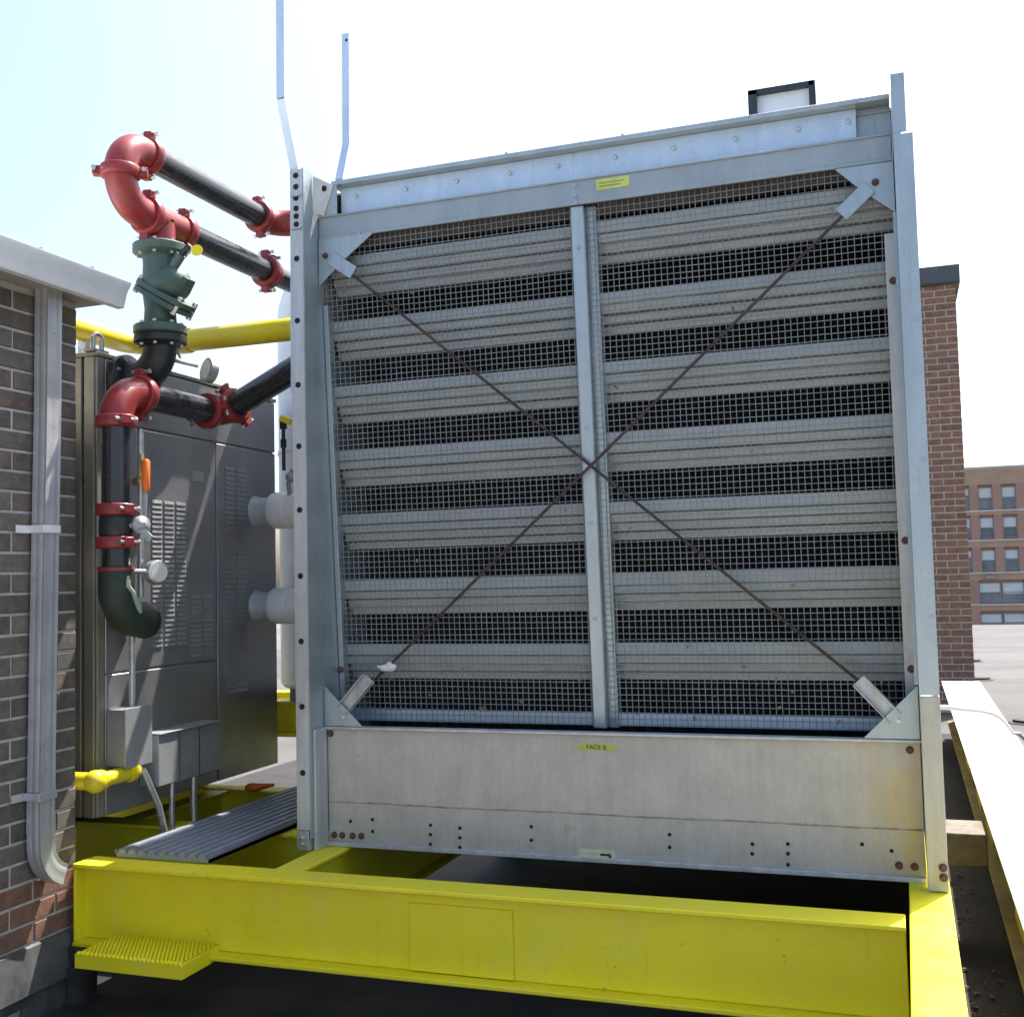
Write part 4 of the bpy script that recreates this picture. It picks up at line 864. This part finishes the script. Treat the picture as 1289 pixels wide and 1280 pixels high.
# ------------------------------------------------------------------ far building
fbd = thing('far_apartment_block', (10, 120, -12), 'distant red brick building with rows of pale windows', 'building')
FY = 117.0; FX0, FX1 = -6.0, 34.0; HT = 11.27
MB().box(FX0, FX1, FY + 0.12, FY + 16, -12, HT).build('wall', 'far_brick', fbd)
MB().box(FX0 - 0.2, FX1 + 0.2, FY - 0.1, FY + 16.2, HT + 0.002, HT + 0.25).build('parapet_cap', 'far_stone', fbd)
MB().box(FX0, FX1, FY - 0.22, FY + 0.119, 9.75, HT - 0.001).build('top_band', 'far_spandrel', fbd)
floors = ((7.43, 9.50), (4.58, 6.58), (1.44, 3.43), (-1.62, 0.29), (-4.6, -2.69), (-7.7, -5.7))
for i, (z0, z1) in enumerate(floors):
    MB().box(FX0, FX1, FY - 0.30, FY + 0.119, z0 - 0.32, z0 - 0.12).build('sill_band', 'far_stone', fbd)
    zlow = floors[i + 1][1] if i + 1 < len(floors) else z0 - 1.2
    MB().box(FX0, FX1, FY - 0.20, FY + 0.119, zlow + 0.25, z0 - 0.321).build('spandrel', 'far_spandrel', fbd)
def win_mesh(w_, h_, bf):
    fr = MB(); t_ = 0.09
    fr.box(-w_ / 2, w_ / 2, 0, 0.12, 0, t_); fr.box(-w_ / 2, w_ / 2, 0, 0.12, h_ - t_, h_); fr.box(-w_ / 2, -w_ / 2 + t_, 0, 0.12, t_, h_ - t_); fr.box(w_ / 2 - t_, w_ / 2, 0, 0.12, t_, h_ - t_); fr.box(-w_ / 2 + t_, w_ / 2 - t_, 0, 0.12, h_ * .48, h_ * .52)
    a = MB().box(-w_ / 2 + t_, w_ / 2 - t_, 0.08, 0.11, t_, h_ - t_); b = MB().box(-w_ / 2 + t_, w_ / 2 - t_, 0.05, 0.078, h_ * bf, h_ - t_)
    return mesh_of(fr, 'far_frame'), mesh_of(a, 'far_glass'), mesh_of(b, 'far_blind')
wm = {}
for (z0, z1) in floors[:5]:
    pairs = z1 < 1; last = FX0
    for k in range(-6, 12):
        xc = 7.68 + 2.07 * k
        if not (FX0 + 1 < xc < FX1 - 1): continue
        w_ = 1.95 if pairs else 1.28
        if pairs and k % 3 == 2: continue
        key = (w_, round(z1 - z0, 2), random.choice((0.42, 0.52, 0.52, 0.56, 0.66)))
        if key not in wm: wm[key] = win_mesh(*key)
        fr, ga, gb = wm[key]
        o = piece('window', fr, fbd, (xc, FY - 0.01, z0)); piece('pane', ga, o, (xc, FY - 0.01, z0)); piece('blind', gb, o, (xc, FY - 0.01, z0))
        if xc - w_ / 2 - last > 0.2: MB().box(last, xc - w_ / 2 - 0.005, FY - 0.22, FY + 0.119, z0 - 0.119, z1 + 0.249).build('pier', 'far_brick', fbd)
        last = xc + w_ / 2 + 0.005
    MB().box(last, FX1, FY - 0.22, FY + 0.119, z0 - 0.119, z1 + 0.249).build('pier', 'far_brick', fbd)
MB().box(7.3, 8.2, FY - 0.6, FY - 0.201, 0.65, 0.98).build('air_conditioner', 'far_frame', fbd)

# ------------------------------------------------------------------ small things on the far roof, cable
for (x, y, s_, lb) in ((0.90, 16.4, 0.13, 'low dark roof drain nearest the brick wall corner'), (0.98, 19.6, 0.12, 'low dark roof drain farther out by brick wall edge'), (1.06, 11.9, 0.14, 'low dark roof drain at right edge of frame')):
    m = MB().lathe((x, y, G), Z, ((s_ * 1.3, 0), (s_ * 1.3, 0.008), (s_, 0.012), (s_ * .95, 0.035), (s_ * .7, 0.042)), 16)
    tag(m.build('roof_drain', 'foot_dark'), lb, 'drain', 'drains on the far roof')
cb = MB().tube([(0.086, 4.98, 1.078), (0.14, 5.3, 1.045), (0.244, 5.8, 0.978), (0.33, 6.2, 0.925), (0.409, 6.6, 0.865), (0.46, 6.85, 0.815), (0.50, 7.03, 0.765), (0.536, 7.2, 0.708), (0.560, 7.28, 0.670), (0.60, 7.34, 0.662), (0.66, 7.36, 0.60), (0.70, 7.3, 0.40)], 0.011, 10)
tag(cb.build('white_cable', 'cable_white'), 'thin white cable looping from tower over the white covered beam', 'cable')
# leaves and grit lying in the dark slot beside the platform
m = MB()
for i in range(160):
    x, y = random.uniform(0.10, 0.26), random.uniform(2.2, 6.0); a = random.uniform(0, 6.28); s_ = random.uniform(0.003, 0.011)
    u = Vector((math.cos(a), math.sin(a), random.uniform(-.3, .3))) * s_; v = Vector((-math.sin(a), math.cos(a), random.uniform(-.3, .3))) * s_ * 0.6
    m.obox((x, y, G + 0.012 + random.uniform(0, .006)), u, v, (0, 0, 0.0012))
stuff(tag(m.build('leaf_litter', plain('litter', (0.12, 0.09, 0.06), 0.9, 0, 0.4, 30, bump=0)), 'dry leaf litter on dark roof between the beams', 'litter'))
